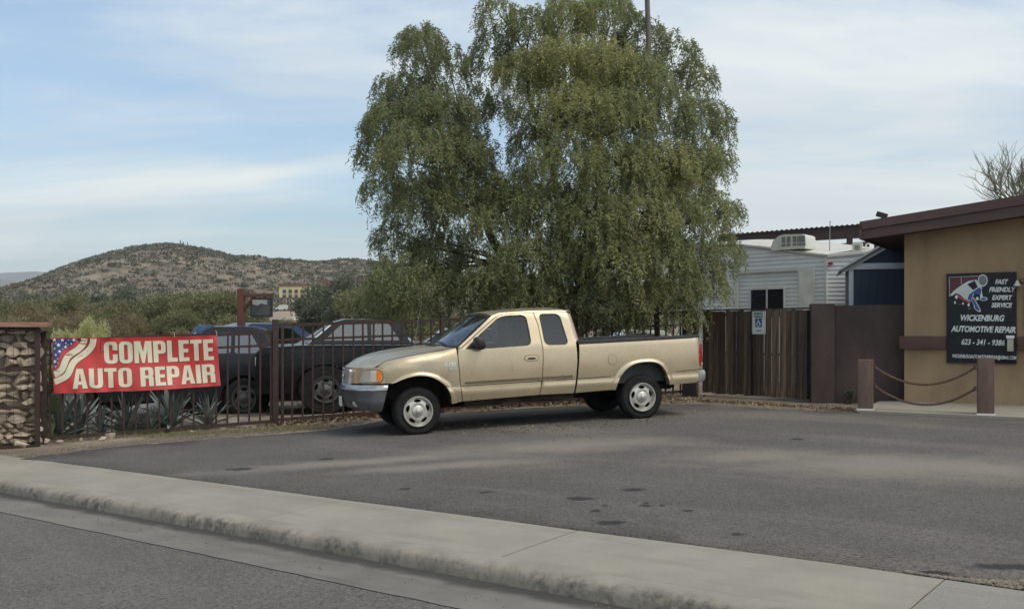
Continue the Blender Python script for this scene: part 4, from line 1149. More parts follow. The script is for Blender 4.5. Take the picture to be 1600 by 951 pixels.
# ------------------------------------------------------------------ wooden gate, pillar, block wall
M['plank'] = mat('weathered_gate_wood', (.055, .036, .026), (.115, .075, .05), 3.2, .85, bump=.4, stretch=(6, 6, .7), rand=.42, dirt=((.19, .135, .095), 3, .55))
M['plank_new'] = mat('bare_gate_wood', (.20, .135, .085), (.12, .08, .052), 3.2, .85, bump=.4, stretch=(6, 6, .7), rand=.25, dirt=((.05, .035, .026), 2.5, .7))
M['stucco_brown'] = mat('brown_stucco', (.058, .040, .036), (.074, .051, .046), 2.0, .92, bump=.7, bscale=36, stretch=(1.3, 1.3, .5), dirt=((.115, .08, .068), 1.6, .5))
GA, GB = G(1096, 616), G(1263, 628)
def build_gate():
    d = GB - GA; L = math.hypot(d.x, d.y); ang = math.atan2(d.y, d.x); H = 1.84
    half = L / 2
    for k, lab in ((0, 'dark weathered plank gate leaf behind the pickup tailgate'), (1, 'dark weathered plank gate leaf with the parking sign, beside the brown pillar')):
        T = empty('wooden_gate', GA + d * (k * .5), ang); T.rotation_euler = (0, 0, ang); tag(T, lab, 'gate', 'plank gate leaves')
        fr = MB().box(.02, half - .02, .03, .07, .06, .12).box(.02, half - .02, .03, .07, H - .12, H - .06).box(.02, .07, .03, .07, .05, H - .02).box(half - .07, half - .02, .03, .07, .05, H - .02).box(.02, half - .02, .03, .07, .9, .95)
        fr.build('frame', M['iron'], T)
        MB().box(.0, half, .0, .05, H + .0, H + .03).build('top_rail', M['black'], T)
        rr = random.Random(20 + k); x = .025; n = 14; w = (half - .05) / n
        for i in range(n):
            g = .010 if i % 3 else .016
            me = unit_box('plank', round(w - g, 4), .022, 1.0, M['plank_new'] if rr.random() < .16 else M['plank'])
            obj('plank', me, T, (x + w / 2, rr.uniform(-.012, .012), .05 + rr.uniform(-.015, .02)), (0, rr.uniform(-.005, .005), rr.uniform(-.03, .03)), (1, 1, H - .06 + rr.uniform(-.012, .01)))
            x += w
        if k == 0:
            MB().box(half - .10, half - .04, -.03, -.02, .95, 1.05).build('latch', M['black'], T)
build_gate()
M['sign_white'] = mat('sign_white', (.62, .66, .62), (.56, .6, .57), 8, .4)
M['sign_green'] = mat('sign_green', (.06, .17, .12), None, 8, .5)
M['sign_blue'] = mat('sign_blue', (.03, .09, .30), None, 8, .45)
def build_parking_sign():
    d = GB - GA; ang = math.atan2(d.y, d.x); dd = d.normalized()
    p = on_line(GA, GB, 1185.5, .05); zt = ZC - (486 - HY) / F * p.y; zb = ZC - (522 - HY) / F * p.y
    T = empty('parking_sign', (p.x, p.y, zb), ang); tag(T, 'small white reserved parking sign with blue wheelchair symbol hung on the plank gate', 'sign')
    h = zt - zb; w = .345
    sheet('panel', [_rr(-w / 2, 0, w / 2, h, .03)], lambda a, b, t: (a, t, b), M['sign_white'], T, None, .006, 30)
    ring = [_rr(-w / 2 + .014, .014, w / 2 - .014, h - .014, .024), _rr(-w / 2 + .02, .02, w / 2 - .02, h - .02, .02)]
    sheet('border', ring, lambda a, b, t: (a, -.003 + t, b), M['sign_green'], T, None, 0, 30)
    for s, z, sz in (('RESERVED', h - .055, .062), ('PARKING', h - .115, .062)):
        obj('lettering', text_mesh('lettering', s, sz, M['sign_green'], .002, 0, .85), T, (0, -.005, z), (R(90), 0, 0))
    bx, bz, q = 0, .24, .085
    sheet('blue_square', [_rr(bx - q, bz - q * 1.05, bx + q, bz + q * 1.05, .01)], lambda a, b, t: (a, -.004, b), M['sign_blue'], T, None, 0, 30)
    ic = MB(); c = (bx - .005, bz - .028)
    arc = [Vector((c[0] + .04 * math.cos(w_), -.008, c[1] + .04 * math.sin(w_))) for w_ in np.linspace(2.0, 6.0, 16)]
    ic.tube(arc, .007, 5).tube([(bx - .012, -.008, bz + .048), (bx - .008, -.008, bz + .0), (bx + .028, -.008, bz + .0), (bx + .045, -.008, bz - .045), (bx + .058, -.008, bz - .04)], .008, 5).tube([(bx - .01, -.008, bz + .026), (bx + .024, -.008, bz + .026)], .006, 5).lathe([(.001, -.012), (.012, -.011), (.013, -.006)], 10, 'y', (bx - .013, 0, bz + .068))
    ic.build('wheelchair_symbol', M['banner_white'], T)
    MB().box(-.07, .07, -.005, -.003, .065, .085).build('small_print', M['sign_green'], T)
build_parking_sign()
def build_wall():
    a = GB + (GB - GA).normalized() * .06
    T = empty('brown_wall', a, 0); tag(T, 'low brown stucco yard wall with end pillar between gate and shop', 'wall')
    b = Vector((7.75, 18.55, zp(7.5, 18.5))); d = b - a; L = math.hypot(d.x, d.y); T.rotation_euler = (0, 0, math.atan2(d.y, d.x))
    MB().box(0, .44, -.06, .34, -.1, 1.945, .012).build('pillar', M['stucco_brown'], T, smooth=30)
    MB().box(.44, L + .1, .02, .24, -.1, 1.91, .01).build('panel', M['stucco_brown'], T, smooth=30)
    # dark post and boarding left of the gate
    g = G(1066, 618); T2 = empty('board_panel', g, math.atan2(GB.y - GA.y, GB.x - GA.x)); tag(T2, 'dark brown board panel between iron fence and plank gate, behind the pickup tail', 'panel')
    for k in range(3): obj('board', unit_box('board', .125, .03, 1.86, M['stucco_brown']), T2, (.07 + k * .14, 0, 0))
    obj('post', unit_box('gate_post', .045, .045, 1.75, M['plank_new']), T2, (.46, -.02, -.05))
build_wall()

# ------------------------------------------------------------------ the shop on the right
M['stucco_tan'] = mat('tan_stucco', (.365, .258, .150), (.32, .225, .132), 1.1, .93, bump=.6, bscale=34, stretch=(1.3, 1.3, .55), dirt=((.22, .155, .10), 1.3, .55))
M['fascia'] = mat('brown_fascia', (.10, .055, .047), (.075, .043, .038), 3, .6, bump=.15, stretch=(.4, 3, 3))
M['soffit'] = mat('brown_soffit', (.06, .04, .034), None, 3, .8)
M['beam'] = mat('painted_beam', (.105, .052, .040), (.075, .04, .033), 5, .75, bump=.5, bscale=14, stretch=(.5, 3, 3))
M['sign_black'] = mat('sign_black_gloss', (.009, .010, .014), (.014, .016, .021), 3, .22, coat=.0, spec=.3)
M['sign_text'] = mat('sign_white_print', (.72, .74, .72), None, 9, .5)
M['sign_wine'] = mat('sign_wine', (.10, .018, .028), None, 5, .3)
M['sign_royal'] = mat('sign_royal_blue', (.035, .09, .32), None, 5, .4)
M['sign_red'] = mat('sign_red_print', (.40, .07, .07), None, 5, .4)
M['sign_grey'] = mat('sign_grey_print', (.20, .20, .19), None, 5, .4)
M['brass'] = mat('aged_brass', (.22, .16, .09), None, 9, .4, metal=.7)
CORN = G(1413, 631); BANG = math.atan2(-.527, .85)
def build_shop():
    T = empty('shop_building', CORN, BANG); tag(T, 'tan stucco shop building with sloping brown roof at the right edge', 'building')
    sl = .103
    zb = lambda x: 3.16 + sl * (x + .65)
    body = MB()
    poly = [(0, -.2), (9, -.2), (9, zb(5) - .05), (5, zb(5) + .1), (0, zb(0) + .04)]
    body.prism(poly, 0, 6)
    body.build('wall', M['stucco_tan'], T)
    MB().box(-.012, 3.0, -.012, .0, .0, .05).build('base_strip', M['soffit'], T)
    rf = [(-.65, zb(-.65)), (5, zb(5)), (10, zb(5) - .5), (10, zb(5) - .2), (5, zb(5) + .30), (-.65, zb(-.65) + .27)]
    ro = MB().prism(rf, -.52, 6.4).build('roof', M['soffit'], T)
    lo = [(-.665, zb(-.65) - .03), (5, zb(5) - .03), (5, zb(5) + .19), (-.665, zb(-.65) + .17)]
    MB().prism(lo, -.56, -.522).build('fascia_board', M['fascia'], ro)
    up = [(-.69, zb(-.65) + .15), (5, zb(5) + .17), (5, zb(5) + .345), (-.69, zb(-.65) + .29)]
    MB().prism(up, -.60, -.563).build('drip_edge', M['fascia'], ro)
    MB().box(-.70, -.655, -.60, 6.4, zb(-.65) - .03, zb(-.65) + .29).build('fascia_board', M['fascia'], ro)
    MB().prism([(-.69, zb(-.65) + .292), (5, zb(5) + .347), (5, zb(5) + .36), (-.69, zb(-.65) + .305)], -.60, 6.4).build('roofing', M['fascia'], ro)
    for x0, x1 in ((-.07, .735), (1.93, 3.5)):
        MB().box(x0, x1, -.14, .01, 1.055, 1.30, .03).build('wall_beam', M['beam'], T, smooth=40)
    w = MB().box(2.03, 2.9, -.05, -.002, 1.45, 2.2).build('window_frame', M['beam'], T)
    MB().box(2.09, 2.84, -.055, -.051, 1.51, 2.14).build('window_pane', M['glass_dark'], w)
    # black sign panel
    S_ = empty('shop_sign', CORN, BANG); tag(S_, 'black shop sign with white italic lettering and phone number on the tan wall', 'sign')
    M4 = Matrix.Translation(CORN) @ Matrix.Rotation(BANG, 4, 'Z') @ Matrix.Translation((.757, -.02, .812)); S_.matrix_world = M4
    W, H = 1.137, 1.64
    MB().box(0, W, -.025, .018, 0, H, .004).build('panel', M['sign_black'], S_)
    MB().box(-.012, .0, -.03, .018, -.01, H + .01).box(W, W + .012, -.03, .018, -.01, H + .01).box(0, W, -.03, .018, -.012, 0).box(0, W, -.03, .018, H, H + .012).build('frame', M['soffit'], S_)
    # picture coordinates of the sign: (u right, v down) in a 767 x 951 view of it, panel 25..690 x 50..890
    def q(u, v, y=-.03): return Vector(((u - 35) / 648 * W, y, H - (v - 55 + (u - 35) * .022) / 840 * H))
    def shp(name, pts, m, y):
        sheet(name, [[(p[0], -p[1]) for p in pts]], lambda a, b, t: tuple(q(a, -b, y)), m, S_, None, 0, 30)
    shp('print_field', [(55, 85), (335, 72), (335, 110), (60, 250)], M['sign_wine'], -.0275)
    MB().tube([q(55, 85), q(345, 72)], .004, 4).tube([q(55, 85), q(58, 270)], .004, 4).tube([q(170, 80), q(172, 150)], .004, 4).build('print_line', M['sign_text'], S_)
    shp('logo_body_outline', [(62, 255), (110, 205), (175, 158), (240, 120), (320, 108), (365, 170), (372, 195), (300, 235), (255, 320), (205, 290), (160, 250), (120, 235), (80, 262)], M['sign_text'], -.029)
    shp('logo_body', [(75, 250), (120, 208), (180, 168), (240, 152), (290, 190), (245, 250), (232, 300), (190, 270), (150, 238), (110, 228)], M['sign_white'], -.031)
    shp('logo_sleeve', [(230, 150), (300, 116), (330, 178), (285, 205)], M['sign_black'], -.032)
    shp('logo_arm', [(232, 290), (250, 245), (345, 180), (365, 200), (355, 250), (285, 240), (262, 310)], M['sign_royal'], -.033)
    shp('logo_stripe', [(120, 240), (200, 285), (265, 318), (258, 332), (190, 305), (125, 262)], M['sign_red'], -.032)
    for (cx, cy, a, b, rot) in ((325, 378, 42, 20, .75), (385, 288, 38, 18, -.05)):
        el = [(cx + a * math.cos(t) * math.cos(rot) - b * math.sin(t) * math.sin(rot), cy + a * math.cos(t) * math.sin(rot) + b * math.sin(t) * math.cos(rot)) for t in np.linspace(0, 2 * math.pi, 18)[:-1]]
        shp('logo_glove', el, M['sign_text'], -.031)
        shp('logo_glove_fill', [(cx + (p[0] - cx) * .72, cy + (p[1] - cy) * .66) for p in el], M['sign_royal'], -.034)
    shp('logo_limb', [(268, 300), (290, 270), (345, 365), (310, 385)], M['sign_text'], -.030); shp('logo_limb_fill', [(272, 302), (288, 282), (336, 366), (314, 378)], M['sign_royal'], -.0325)
    shp('logo_limb', [(340, 185), (365, 190), (378, 280), (355, 285)], M['sign_text'], -.030)
    for k, (m, f) in enumerate(((M['sign_text'], 1.15), (M['sign_grey'], .92))):
        shp('logo_helmet', [(377 + 40 * f * math.cos(t), 115 + 50 * f * math.sin(t)) for t in np.linspace(0, 2 * math.pi, 22)[:-1]], m, -.031 - .002 * k)
    for (cx, cy, r) in ((125, 272, 14), (243, 345, 12), (112, 324, 10), (190, 333, 9), (325, 285, 13)):
        shp('logo_wheel', [(cx + r * math.cos(t), cy + r * 1.3 * math.sin(t)) for t in np.linspace(0, 2 * math.pi, 12)[:-1]], M['sign_text'], -.0335)
    MB().tube([q(140, 342), q(185, 336)], .005, 4).tube([q(240, 383), q(265, 375)], .012, 4).tube([q(385, 235), q(450, 228)], .002, 4).build('logo_tool', M['sign_grey'], S_)
    def line(s, u, v, sz, sx, sh=.22, bold=.0045):
        c = q(u, v, -.031); obj('lettering', text_mesh('lettering', s, sz, M['sign_text'], bold, sh, sx, extrude=.001), S_, c, (R(90), R(1.2), 0))
    line('FAST', 548, 130, .115, .78); line('FRIENDLY', 552, 202, .115, .80); line('EXPERT', 552, 277, .115, .80); line('SERVICE', 550, 347, .115, .78)
    line('WICKENBURG', 366, 470, .150, .74, .22, .0055); line('AUTOMOTIVE REPAIR', 378, 575, .150, .72, .22, .0055); line('623 - 341 - 9386', 375, 697, .140, .76, .2, .003)
    line('WICKENBURGAUTOMOTIVEREPAIR@GMAIL.COM', 386, 832, .088, .535, .1, .002)
    # lamp, box
    A = empty('wall_lamp', (0, 0, 0)); A.matrix_world = Matrix.Translation(CORN) @ Matrix.Rotation(BANG, 4, 'Z') @ Matrix.Translation((2.0, -.004, 2.29)) @ Matrix.Scale(.62, 4); tag(A, 'aged brass wall lamp with pale shade beside the black sign', 'wall lamp')
    MB().lathe([(.001, -.03), (.07, -.025), (.08, 0)], 16, 'y').build('backplate', M['brass'], A, smooth=40)
    MB().tube([(0, -.02, 0), (0, -.10, .06), (-.06, -.14, .08), (-.12, -.16, .02)], .012, 6).build('arm', M['brass'], A, smooth=40)
    MB().lathe([(.012, .06), (.03, .03), (.09, -.09), (.12, -.11)], 16, 'z', (-.13, -.17, -.03)).build('shade', M['sign_white'], A, smooth=40)
    MB().lathe([(.001, .06), (.05, .03), (.065, -.03), (.04, -.08), (.001, -.10)], 12, 'z', (.0, -.09, .02)).build('globe', M['brass'], A, smooth=60)
    Bx = empty('mail_box', (0, 0, 0)); Bx.matrix_world = Matrix.Translation(CORN) @ Matrix.Rotation(BANG, 4, 'Z') @ Matrix.Translation((1.81, -.062, 1.03)); tag(Bx, 'small cream box with white lid mounted over the black sign corner', 'box')
    MB().box(-.05, .05, -.05, .03, 0, .23, .006).build('body', mat('cream_box', (.42, .42, .33), None, 6, .6), Bx, smooth=30)
    MB().box(-.065, .065, -.07, .032, .232, .285, .008).build('lid', M['white'], Bx, smooth=30)
    Fl = empty('roof_light', (0, 0, 0)); Fl.matrix_world = Matrix.Translation(CORN) @ Matrix.Rotation(BANG, 4, 'Z') @ Matrix.Translation((-.32, -.3, zb(-.4) + .32)); tag(Fl, 'small black floodlight on the shop roof edge', 'light')
    MB().tube([(0, 0, 0), (0, 0, .06)], .015, 6).build('stem', M['black'], Fl); MB().box(-.10, .10, -.04, .04, -.05, .05, .01).build('lamp_head', M['black'], Fl, loc=(-.03, 0, .09), rot=(0, R(20), 0))
build_shop()
M['slab'] = concrete_mat('entry_concrete', (.33, .30, .25), (.27, .25, .21), .5)
def build_apron():
    a, b = G(1342, 645.5), G(1600, 656.5); d = b - a
    p = [a, a + d * 3.2, CORN + Vector((.85, -.527, 0)) * 6 + Vector((.3, .4, 0)), CORN + Vector((.1, .1, 0)), CORN + Vector((-.45, .1, 0))]
    fn = lambda x, y, t: (x, y, zp(x, y) + .05 - t)
    o = sheet('entry_pavement', [[(v.x, v.y) for v in p]], fn, M['slab'], None, .8, .12, 30); tag(o, kind='structure')
build_apron()
M['post_brown'] = mat('brown_timber_post', (.150, .092, .074), (.115, .072, .06), 4, .8, bump=.4, stretch=(3, 3, .6), dirt=((.21, .145, .12), 3, .5))
M['chain'] = mat('rusty_twisted_rope', (.19, .125, .085), (.10, .065, .045), 30, .8, metal=.15, bump=.3)
BOL = []
for (px, py, h, lab) in ((1352.5, 643.5, .875, 'brown square timber bollard with chain rings, left end by the brown wall'), (1540, 651.5, .93, 'brown square timber bollard standing in front of the black shop sign')):
    g = G(px, py); T = empty('bollard', (g.x, g.y, g.z + .05), BANG + .15); tag(T, lab, 'bollard', 'timber bollards')
    MB().box(-.125, .125, -.125, .125, 0, h, .018).build('timber', M['post_brown'], T, smooth=30)
    MB().box(-.14, .14, -.14, .14, -.03, .018, .006).build('mortar_base', M['sign_white'], T, smooth=30)
    BOL.append((g, h, T))
def build_chains():
    (a, ha, Ta), (b, hb, Tb) = BOL
    e = (b - a).normalized()
    for k, (fa, lab) in enumerate(((.80, 'upper rusty twisted chain hanging between the two bollards'), (.42, 'lower rusty twisted chain hanging between the two bollards'))):
        p0 = a + e * .15 + Vector((0, 0, .05 + ha * (fa + .06))); p1 = b - e * .15 + Vector((0, 0, .05 + hb * (fa + .03)))
        T = empty('chain', p0); tag(T, lab, 'chain', 'chains between the bollards')
        n = 120; base = []
        for i in range(n + 1):
            t = i / n; p = p0.lerp(p1, t); p.z -= .30 * 4 * t * (1 - t) * (.62 + .38 * 1) ; base.append(p - p0)
        side = Vector((-e.y, e.x, 0))
        for ph in (0, math.pi):
            pts = [p + side * .013 * math.cos(i * .95 + ph) + Vector((0, 0, .013 * math.sin(i * .95 + ph))) for i, p in enumerate(base)]
            MB().tube(pts, .0115, 5).build('strand', M['chain'], T, smooth=60)
        for p in (base[0], base[-1]):
            ring = [p + e * .03 * math.cos(w) + Vector((0, 0, .03 * math.sin(w))) for w in np.linspace(0, 2 * math.pi, 13)]
            MB().tube(ring, .009, 5, False).build('ring', M['chain'], T, smooth=60)
build_chains()

# ------------------------------------------------------------------ trailer, shed, carport behind the wall
M['siding'] = mat('trailer_siding', (.70, .71, .69), (.64, .66, .65), 1.2, .5, dirt=((.52, .53, .51), 2, .35))
M['siding_lit'] = M['siding']
M['trailer_roof'] = mat('trailer_roof', (.56, .54, .48), (.48, .46, .41), 2, .7)
M['cream'] = mat('cream_door', (.76, .75, .67), None, 3, .5)
M['ac'] = mat('ac_white', (.66, .65, .60), (.60, .59, .54), 4, .5)
M['ac_dark'] = mat('ac_grille', (.16, .17, .15), (.24, .24, .20), 20, .7)
def face_on(A, B):
    d = B - A; d.z = 0; L = d.length; return Matrix.Translation(Vector((A.x, A.y, 0))) @ Matrix.Rotation(math.atan2(d.y, d.x), 4, 'Z'), L
def build_trailer():
    K = P(1291, 480, 24.0); A = P(1060, 480, 27.2); Bq = P(1372, 480, 23.6)
    base = .3
    m4, L = face_on(A, K); T = empty('travel_trailer', mat4=m4); tag(T, 'white ribbed travel trailer standing behind the plank gate', 'trailer')
    zk = P(1291, 403, 24).z; za = P(1150, 381, 25.9).z
    xl = L - 1.9
    top = lambda x: zk + (za - zk) * sm(L + 1.2, 1.2, x) * 1.06 if True else 0
    def ribs(x0, x1, z0, ztop, m, name, par, dirx=Vector((1, 0, 0)), o=Vector((0, 0, 0)), seg=24, h=.105):
        """one face of corrugated siding: lap boards as real steps"""
        V = []; Fc = []; nz = int((5 - z0) / h)
        xs = np.linspace(x0, x1, seg + 1)
        nrm = Vector((dirx.y, -dirx.x, 0))
        for xx in xs:
            for k in range(nz + 1):
                for dz, off in ((0, .012), (.014, .021), (h * .5, .016), (h - .006, .007)):
                    z = min(z0 + k * h + dz, ztop(xx)); V.append(o + dirx * xx + nrm * off + Vector((0, 0, z)))
        W = (nz + 1) * 4
        for i in range(seg):
            for k in range(W - 1): Fc.append((i * W + k, (i + 1) * W + k, (i + 1) * W + k + 1, i * W + k + 1))
        me = mesh(name, V, Fc, m, 20); bm = bmesh.new(); bm.from_mesh(me); bmesh.ops.remove_doubles(bm, verts=bm.verts, dist=.0008); bm.to_mesh(me); bm.free(); return obj(name, me, par)
    ribs(0, L, base, top, M['siding'], 'side_siding', T)
    kl = m4.inverted() @ K; bl = m4.inverted() @ Bq; kl.z = 0; bl.z = 0
    dv = (bl - kl); L2 = dv.length; dv.normalize()
    zt2 = lambda x: zk + .03 + .09 * x / L2
    ribs(0, L2 + 1.5, base, zt2, M['siding'], 'end_siding', T, dv, kl)
    MB().box(L - .03, L + .03, -.045, .03, base, zk + .02).build('corner_trim', M['ac'], T)
    # roof rising away from the eaves
    V = []; Fc = []; n = 16
    for i in range(n + 1):
        x = L * i / n
        for j, (dy, dz) in enumerate(((-.05, -.07), (-.06, -.02), (.3, .03), (1.4, .20), (2.6, .27))): V.append((x + (.04 if i == n else 0) + dy * .12, dy, top(x) + dz))
    for i in range(n):
        for j in range(4): Fc.append((i * 5 + j, (i + 1) * 5 + j, (i + 1) * 5 + j + 1, i * 5 + j + 1))
    b = len(V); q = 6
    for i in range(q + 1):
        x = (L2 + 1.4) * i / q; p = kl + dv * x
        V += [p + Vector((.05, -.06, zt2(x) - .02)), p + Vector((.05, -.06, zt2(x) + .04)), p + Vector((-.6, 1.6, zt2(x) + .24))]
    for i in range(q):
        for j in range(2): Fc.append((b + i * 3 + j, b + (i + 1) * 3 + j, b + (i + 1) * 3 + j + 1, b + i * 3 + j + 1))
    obj('roof', mesh('roof', V, Fc, M['trailer_roof'], 30, True), T)
    MB().prism([(-.02, base), (L - .1, base), (L - .1, zk - .1), (-.02, za)], .06, 2.5).build('inner_wall', M['siding'], T)
    # slide-out box with window and hatch on the long side
    def xcol(px): # column of the photograph to x on this face
        p = on_line(A, K, px, .06); v = m4.inverted() @ p; return v.x
    def zrow(px, py):
        p = on_line(A, K, px, .06); return ZC - (py - HY) / F * p.y
    MB().box(xcol(1148.5), xcol(1152.5), -.07, .0, base, zrow(1150, 430)).build('slide_trim', M['ac'], T)
    MB().box(xcol(1152), xcol(1246), -.075, .0, zrow(1200, 425), zrow(1200, 421)).build('slide_trim', M['ac'], T)
    MB().box(xcol(1172), xcol(1226), -.07, .0, zrow(1200, 497), zrow(1200, 448)).build('window_frame', M['ac'], T)
    for a, b2 in ((1174, 1197), (1200, 1224)):
        MB().box(xcol(a), xcol(b2), -.078, -.071, zrow(1200, 495), zrow(1200, 452)).build('window_pane', M['sign_black'], T)
    MB().box(xcol(1246), xcol(1271), -.05, .0, base, zrow(1258, 417)).build('door_frame', M['ac'], T)
    MB().box(xcol(1249), xcol(1269), -.058, -.051, base, zrow(1258, 424)).build('door_panel', M['cream'], T)
    mk = m4.inverted() @ P(1298.5, 412, 23.9); MB().box(mk.x - .05, mk.x + .05, mk.y - .05, mk.y + .02, mk.z - .03, mk.z + .03).build('marker_lamp', M['red_lens'], T)
    # antenna
    a1 = m4.inverted() @ P(1296, 395, 24.6); a2 = m4.inverted() @ P(1297, 345, 24.6); MB().tube([a1, a2], .012, 5).build('aerial', M['steel'], T)
    # roof air conditioner
    c = P(1239, 386.5, 24.9); AC = empty('air_conditioner', c, math.atan2(K.y - A.y, K.x - A.x) + .1); tag(AC, 'white rooftop air conditioner on the trailer roof', 'air conditioner')
    AC.scale = (.80, .80, .80); w, d, h = .56, .40, .40
    prof = [(-w, -.10), (-w - .02, .02), (-w + .06, .22), (-w + .25, h - .04), (-.1, h), (.50, h - .03), (.58, h - .08), (.60, .02), (.56, -.08)]
    MB().prism(prof, -d, d).build('shroud', M['ac'], AC, smooth=35)
    for x0 in (-.20, -.03, .17, .32, .45):
        MB().box(x0, x0 + .12, -d - .012, -d - .002, .12, .32).build('grille_opening', M['ac_dark'], AC)
        MB().box(x0, x0 + .12, -d - .012, -d - .002, .02, .085).build('grille_opening', M['ac_dark'], AC)
    MB().box(.02 - .27, .10 + .02, -d - .02, -d - .001, .09, .112).build('grille_bar', M['ac'], AC)
    c2 = P(1352, 388, 23.9); V2 = empty('roof_vent', c2, -.4); tag(V2, 'pale roof vent on the trailer roof beside the blue shed', 'vent')
    MB().box(-.30, -.06, -.15, .15, -.12, .14, .03).build('vent_hood', M['trailer_roof'], V2, smooth=40); MB().box(-.24, -.12, -.156, -.151, -.05, .08).build('vent_opening', M['ac_dark'], V2)
    MB().tube([(.0, 0, -.15), (.02, 0, .10), (.12, 0, .13), (.24, 0, .10), (.26, 0, -.15)], .02, 8).build('vent_rail', M['white'], V2, smooth=60)
build_trailer()
M['navy'] = mat('navy_siding', (.026, .042, .075), (.020, .034, .062), 2, .55, stretch=(8, 8, .6))
M['trim_white'] = mat('white_trim', (.56, .62, .66), (.5, .56, .6), 4, .5)
M['shed_roof'] = mat('grey_shed_roof', (.42, .44, .44), (.36, .38, .38), 4, .7)
def build_shed():
    A = P(1327, 480, 21.2); ang = R(-17); m4 = Matrix.Translation((A.x, A.y, 0)) @ Matrix.Rotation(ang, 4, 'Z')
    T = empty('garden_shed', mat4=m4); tag(T, 'navy blue shed with white trim behind the brown wall', 'shed')
    ze = P(1327, 419, 21.2).z; W = 2.05; zr = ze + .60
    MB().prism([(0, .3), (W, .3), (W, ze + .05), (W / 2, zr - .05), (0, ze + .05)], 0, 2.2).build('wall', M['navy'], T)
    x = .09
    while x < W - .1:
        obj('siding_board', unit_box('siding_board', .165, .012, ze - .35, M['navy']), T, (x + .085, -.008, .3)); x += .172
    MB().box(-.01, .085, -.03, -.0, .3, ze).build('corner_trim', M['trim_white'], T); MB().box(W - .085, W + .01, -.03, 0, .3, ze).build('corner_trim', M['trim_white'], T)
    MB().box(-.05, W + .05, -.04, -.002, ze - .03, ze + .10).build('gable_trim', M['trim_white'], T)
    for s in (0, 1):
        f = lambda x: x if s == 0 else W - x
        MB().prism([(f(-.17), ze - .02), (f(W / 2), zr + .06), (f(W / 2), zr - .05), (f(-.17), ze - .13)], -.06, -.041).build('barge_board', M['trim_white'], T)
        MB().prism([(f(-.20), ze - .01), (f(W / 2), zr + .13), (f(W / 2), zr + .08), (f(-.20), ze - .06)], -.16, 2.3).build('roof', M['shed_roof'], T)
    v = MB().tube([(.58, .3, zr - .35), (.58, .3, zr + .02)], .05, 10).build('vent_pipe', M['black'], T)
build_shed()
M['carport'] = mat('rusty_brown_steel', (.045, .032, .029), (.06, .042, .037), 4, .7, metal=.1)
def build_carport():
    A = P(1120, 370, 31); Bq = P(1368, 350, 29.5); m4, L = face_on(A, Bq)
    T = empty('carport', mat4=m4); tag(T, 'dark brown steel carport with corrugated roof behind the trailer', 'carport')
    za, zb_ = P(1120, 368, 31).z, P(1368, 349, 29.5).z
    V = []; Fc = []; n = 64
    for i in range(n + 1):
        x = L * i / n; z = za + (zb_ - za) * i / n + (.03 if i % 2 else -.01)
        V += [(x, -.1, z), (x, 5, z + .3)]
    for i in range(n): Fc.append((2 * i, 2 * i + 2, 2 * i + 3, 2 * i + 1))
    obj('roof_sheet', mesh('roof_sheet', V, Fc, M['carport'], None, True), T)
    MB().prism([(0, za - .32), (L, zb_ - .42), (L, zb_ - .03), (0, za - .04)], 0, .12).build('beam', M['carport'], T)
    MB().prism([(0, za - .5), (L, zb_ - .6), (L, zb_ - .15), (0, za - .15)], 4.6, 4.75).build('beam', M['carport'], T)
    MB().prism([(L * .78, za - .62), (L, zb_ - .78), (L, zb_ - .66), (L * .78, za - .5)], 2.0, 2.1).build('purlin', M['steel'], T)
    for x in (.5, L * .45, L - .75): MB().box(x - .09, x + .09, 0.02, .2, .2, zb_ - .3 - (L - x) / L * (zb_ - za)).build('column', M['carport'], T)
    MB().box(L * .55, L + 1, 4.9, 5.0, .2, zb_ - .6).build('back_panel', M['soffit'], T)
build_carport()
# utility pole among the branches
def build_pole():
    b = P(1030, 616, 21.2); t = P(1009.5, -60, 21.2); b.z = zp(b.x, b.y)
    T = empty('utility_pole', b); tag(T, 'slim grey brown pole rising through the tall pepper tree', 'pole')
    MB().tube([Vector((0, 0, -.1)), (t - b) * .5, t - b], [.068, .062, .055], 12).build('shaft', mat('weathered_pole', (.17, .145, .12), (.12, .10, .085), 3, .85, bump=.3, stretch=(3, 3, .4)), T, smooth=60)
    MB().box(-.10, .10, -.10, .10, -.05, .06).build('foot', M['steel'], T)
build_pole()
# ------------------------------------------------------------------ foliage
def np_mesh(name, V, Q, m, tint=None, smooth=False):
    """V (n,3), Q (k,4) or (k,3) faces"""
    me = bpy.data.meshes.new(name); k = Q.shape[1]
    me.vertices.add(len(V)); me.vertices.foreach_set('co', np.ascontiguousarray(V, dtype=np.float32).ravel())
    me.loops.add(Q.size); me.loops.foreach_set('vertex_index', np.ascontiguousarray(Q, dtype=np.int32).ravel())
    me.polygons.add(len(Q)); me.polygons.foreach_set('loop_start', np.arange(0, Q.size, k, dtype=np.int32))
    try: me.polygons.foreach_set('loop_total', np.full(len(Q), k, dtype=np.int32))
    except Exception: pass
    if smooth: me.polygons.foreach_set('use_smooth', np.ones(len(Q), dtype=bool))
    me.update(calc_edges=True)
    if tint is not None:
        a = me.attributes.new('tint', 'FLOAT', 'POINT'); a.data.foreach_set('value', np.clip(tint, 0, 1).astype(np.float32))
    me.materials.append(m); return me
def unit(a): return a / np.maximum(1e-9, np.linalg.norm(a, axis=-1, keepdims=True))
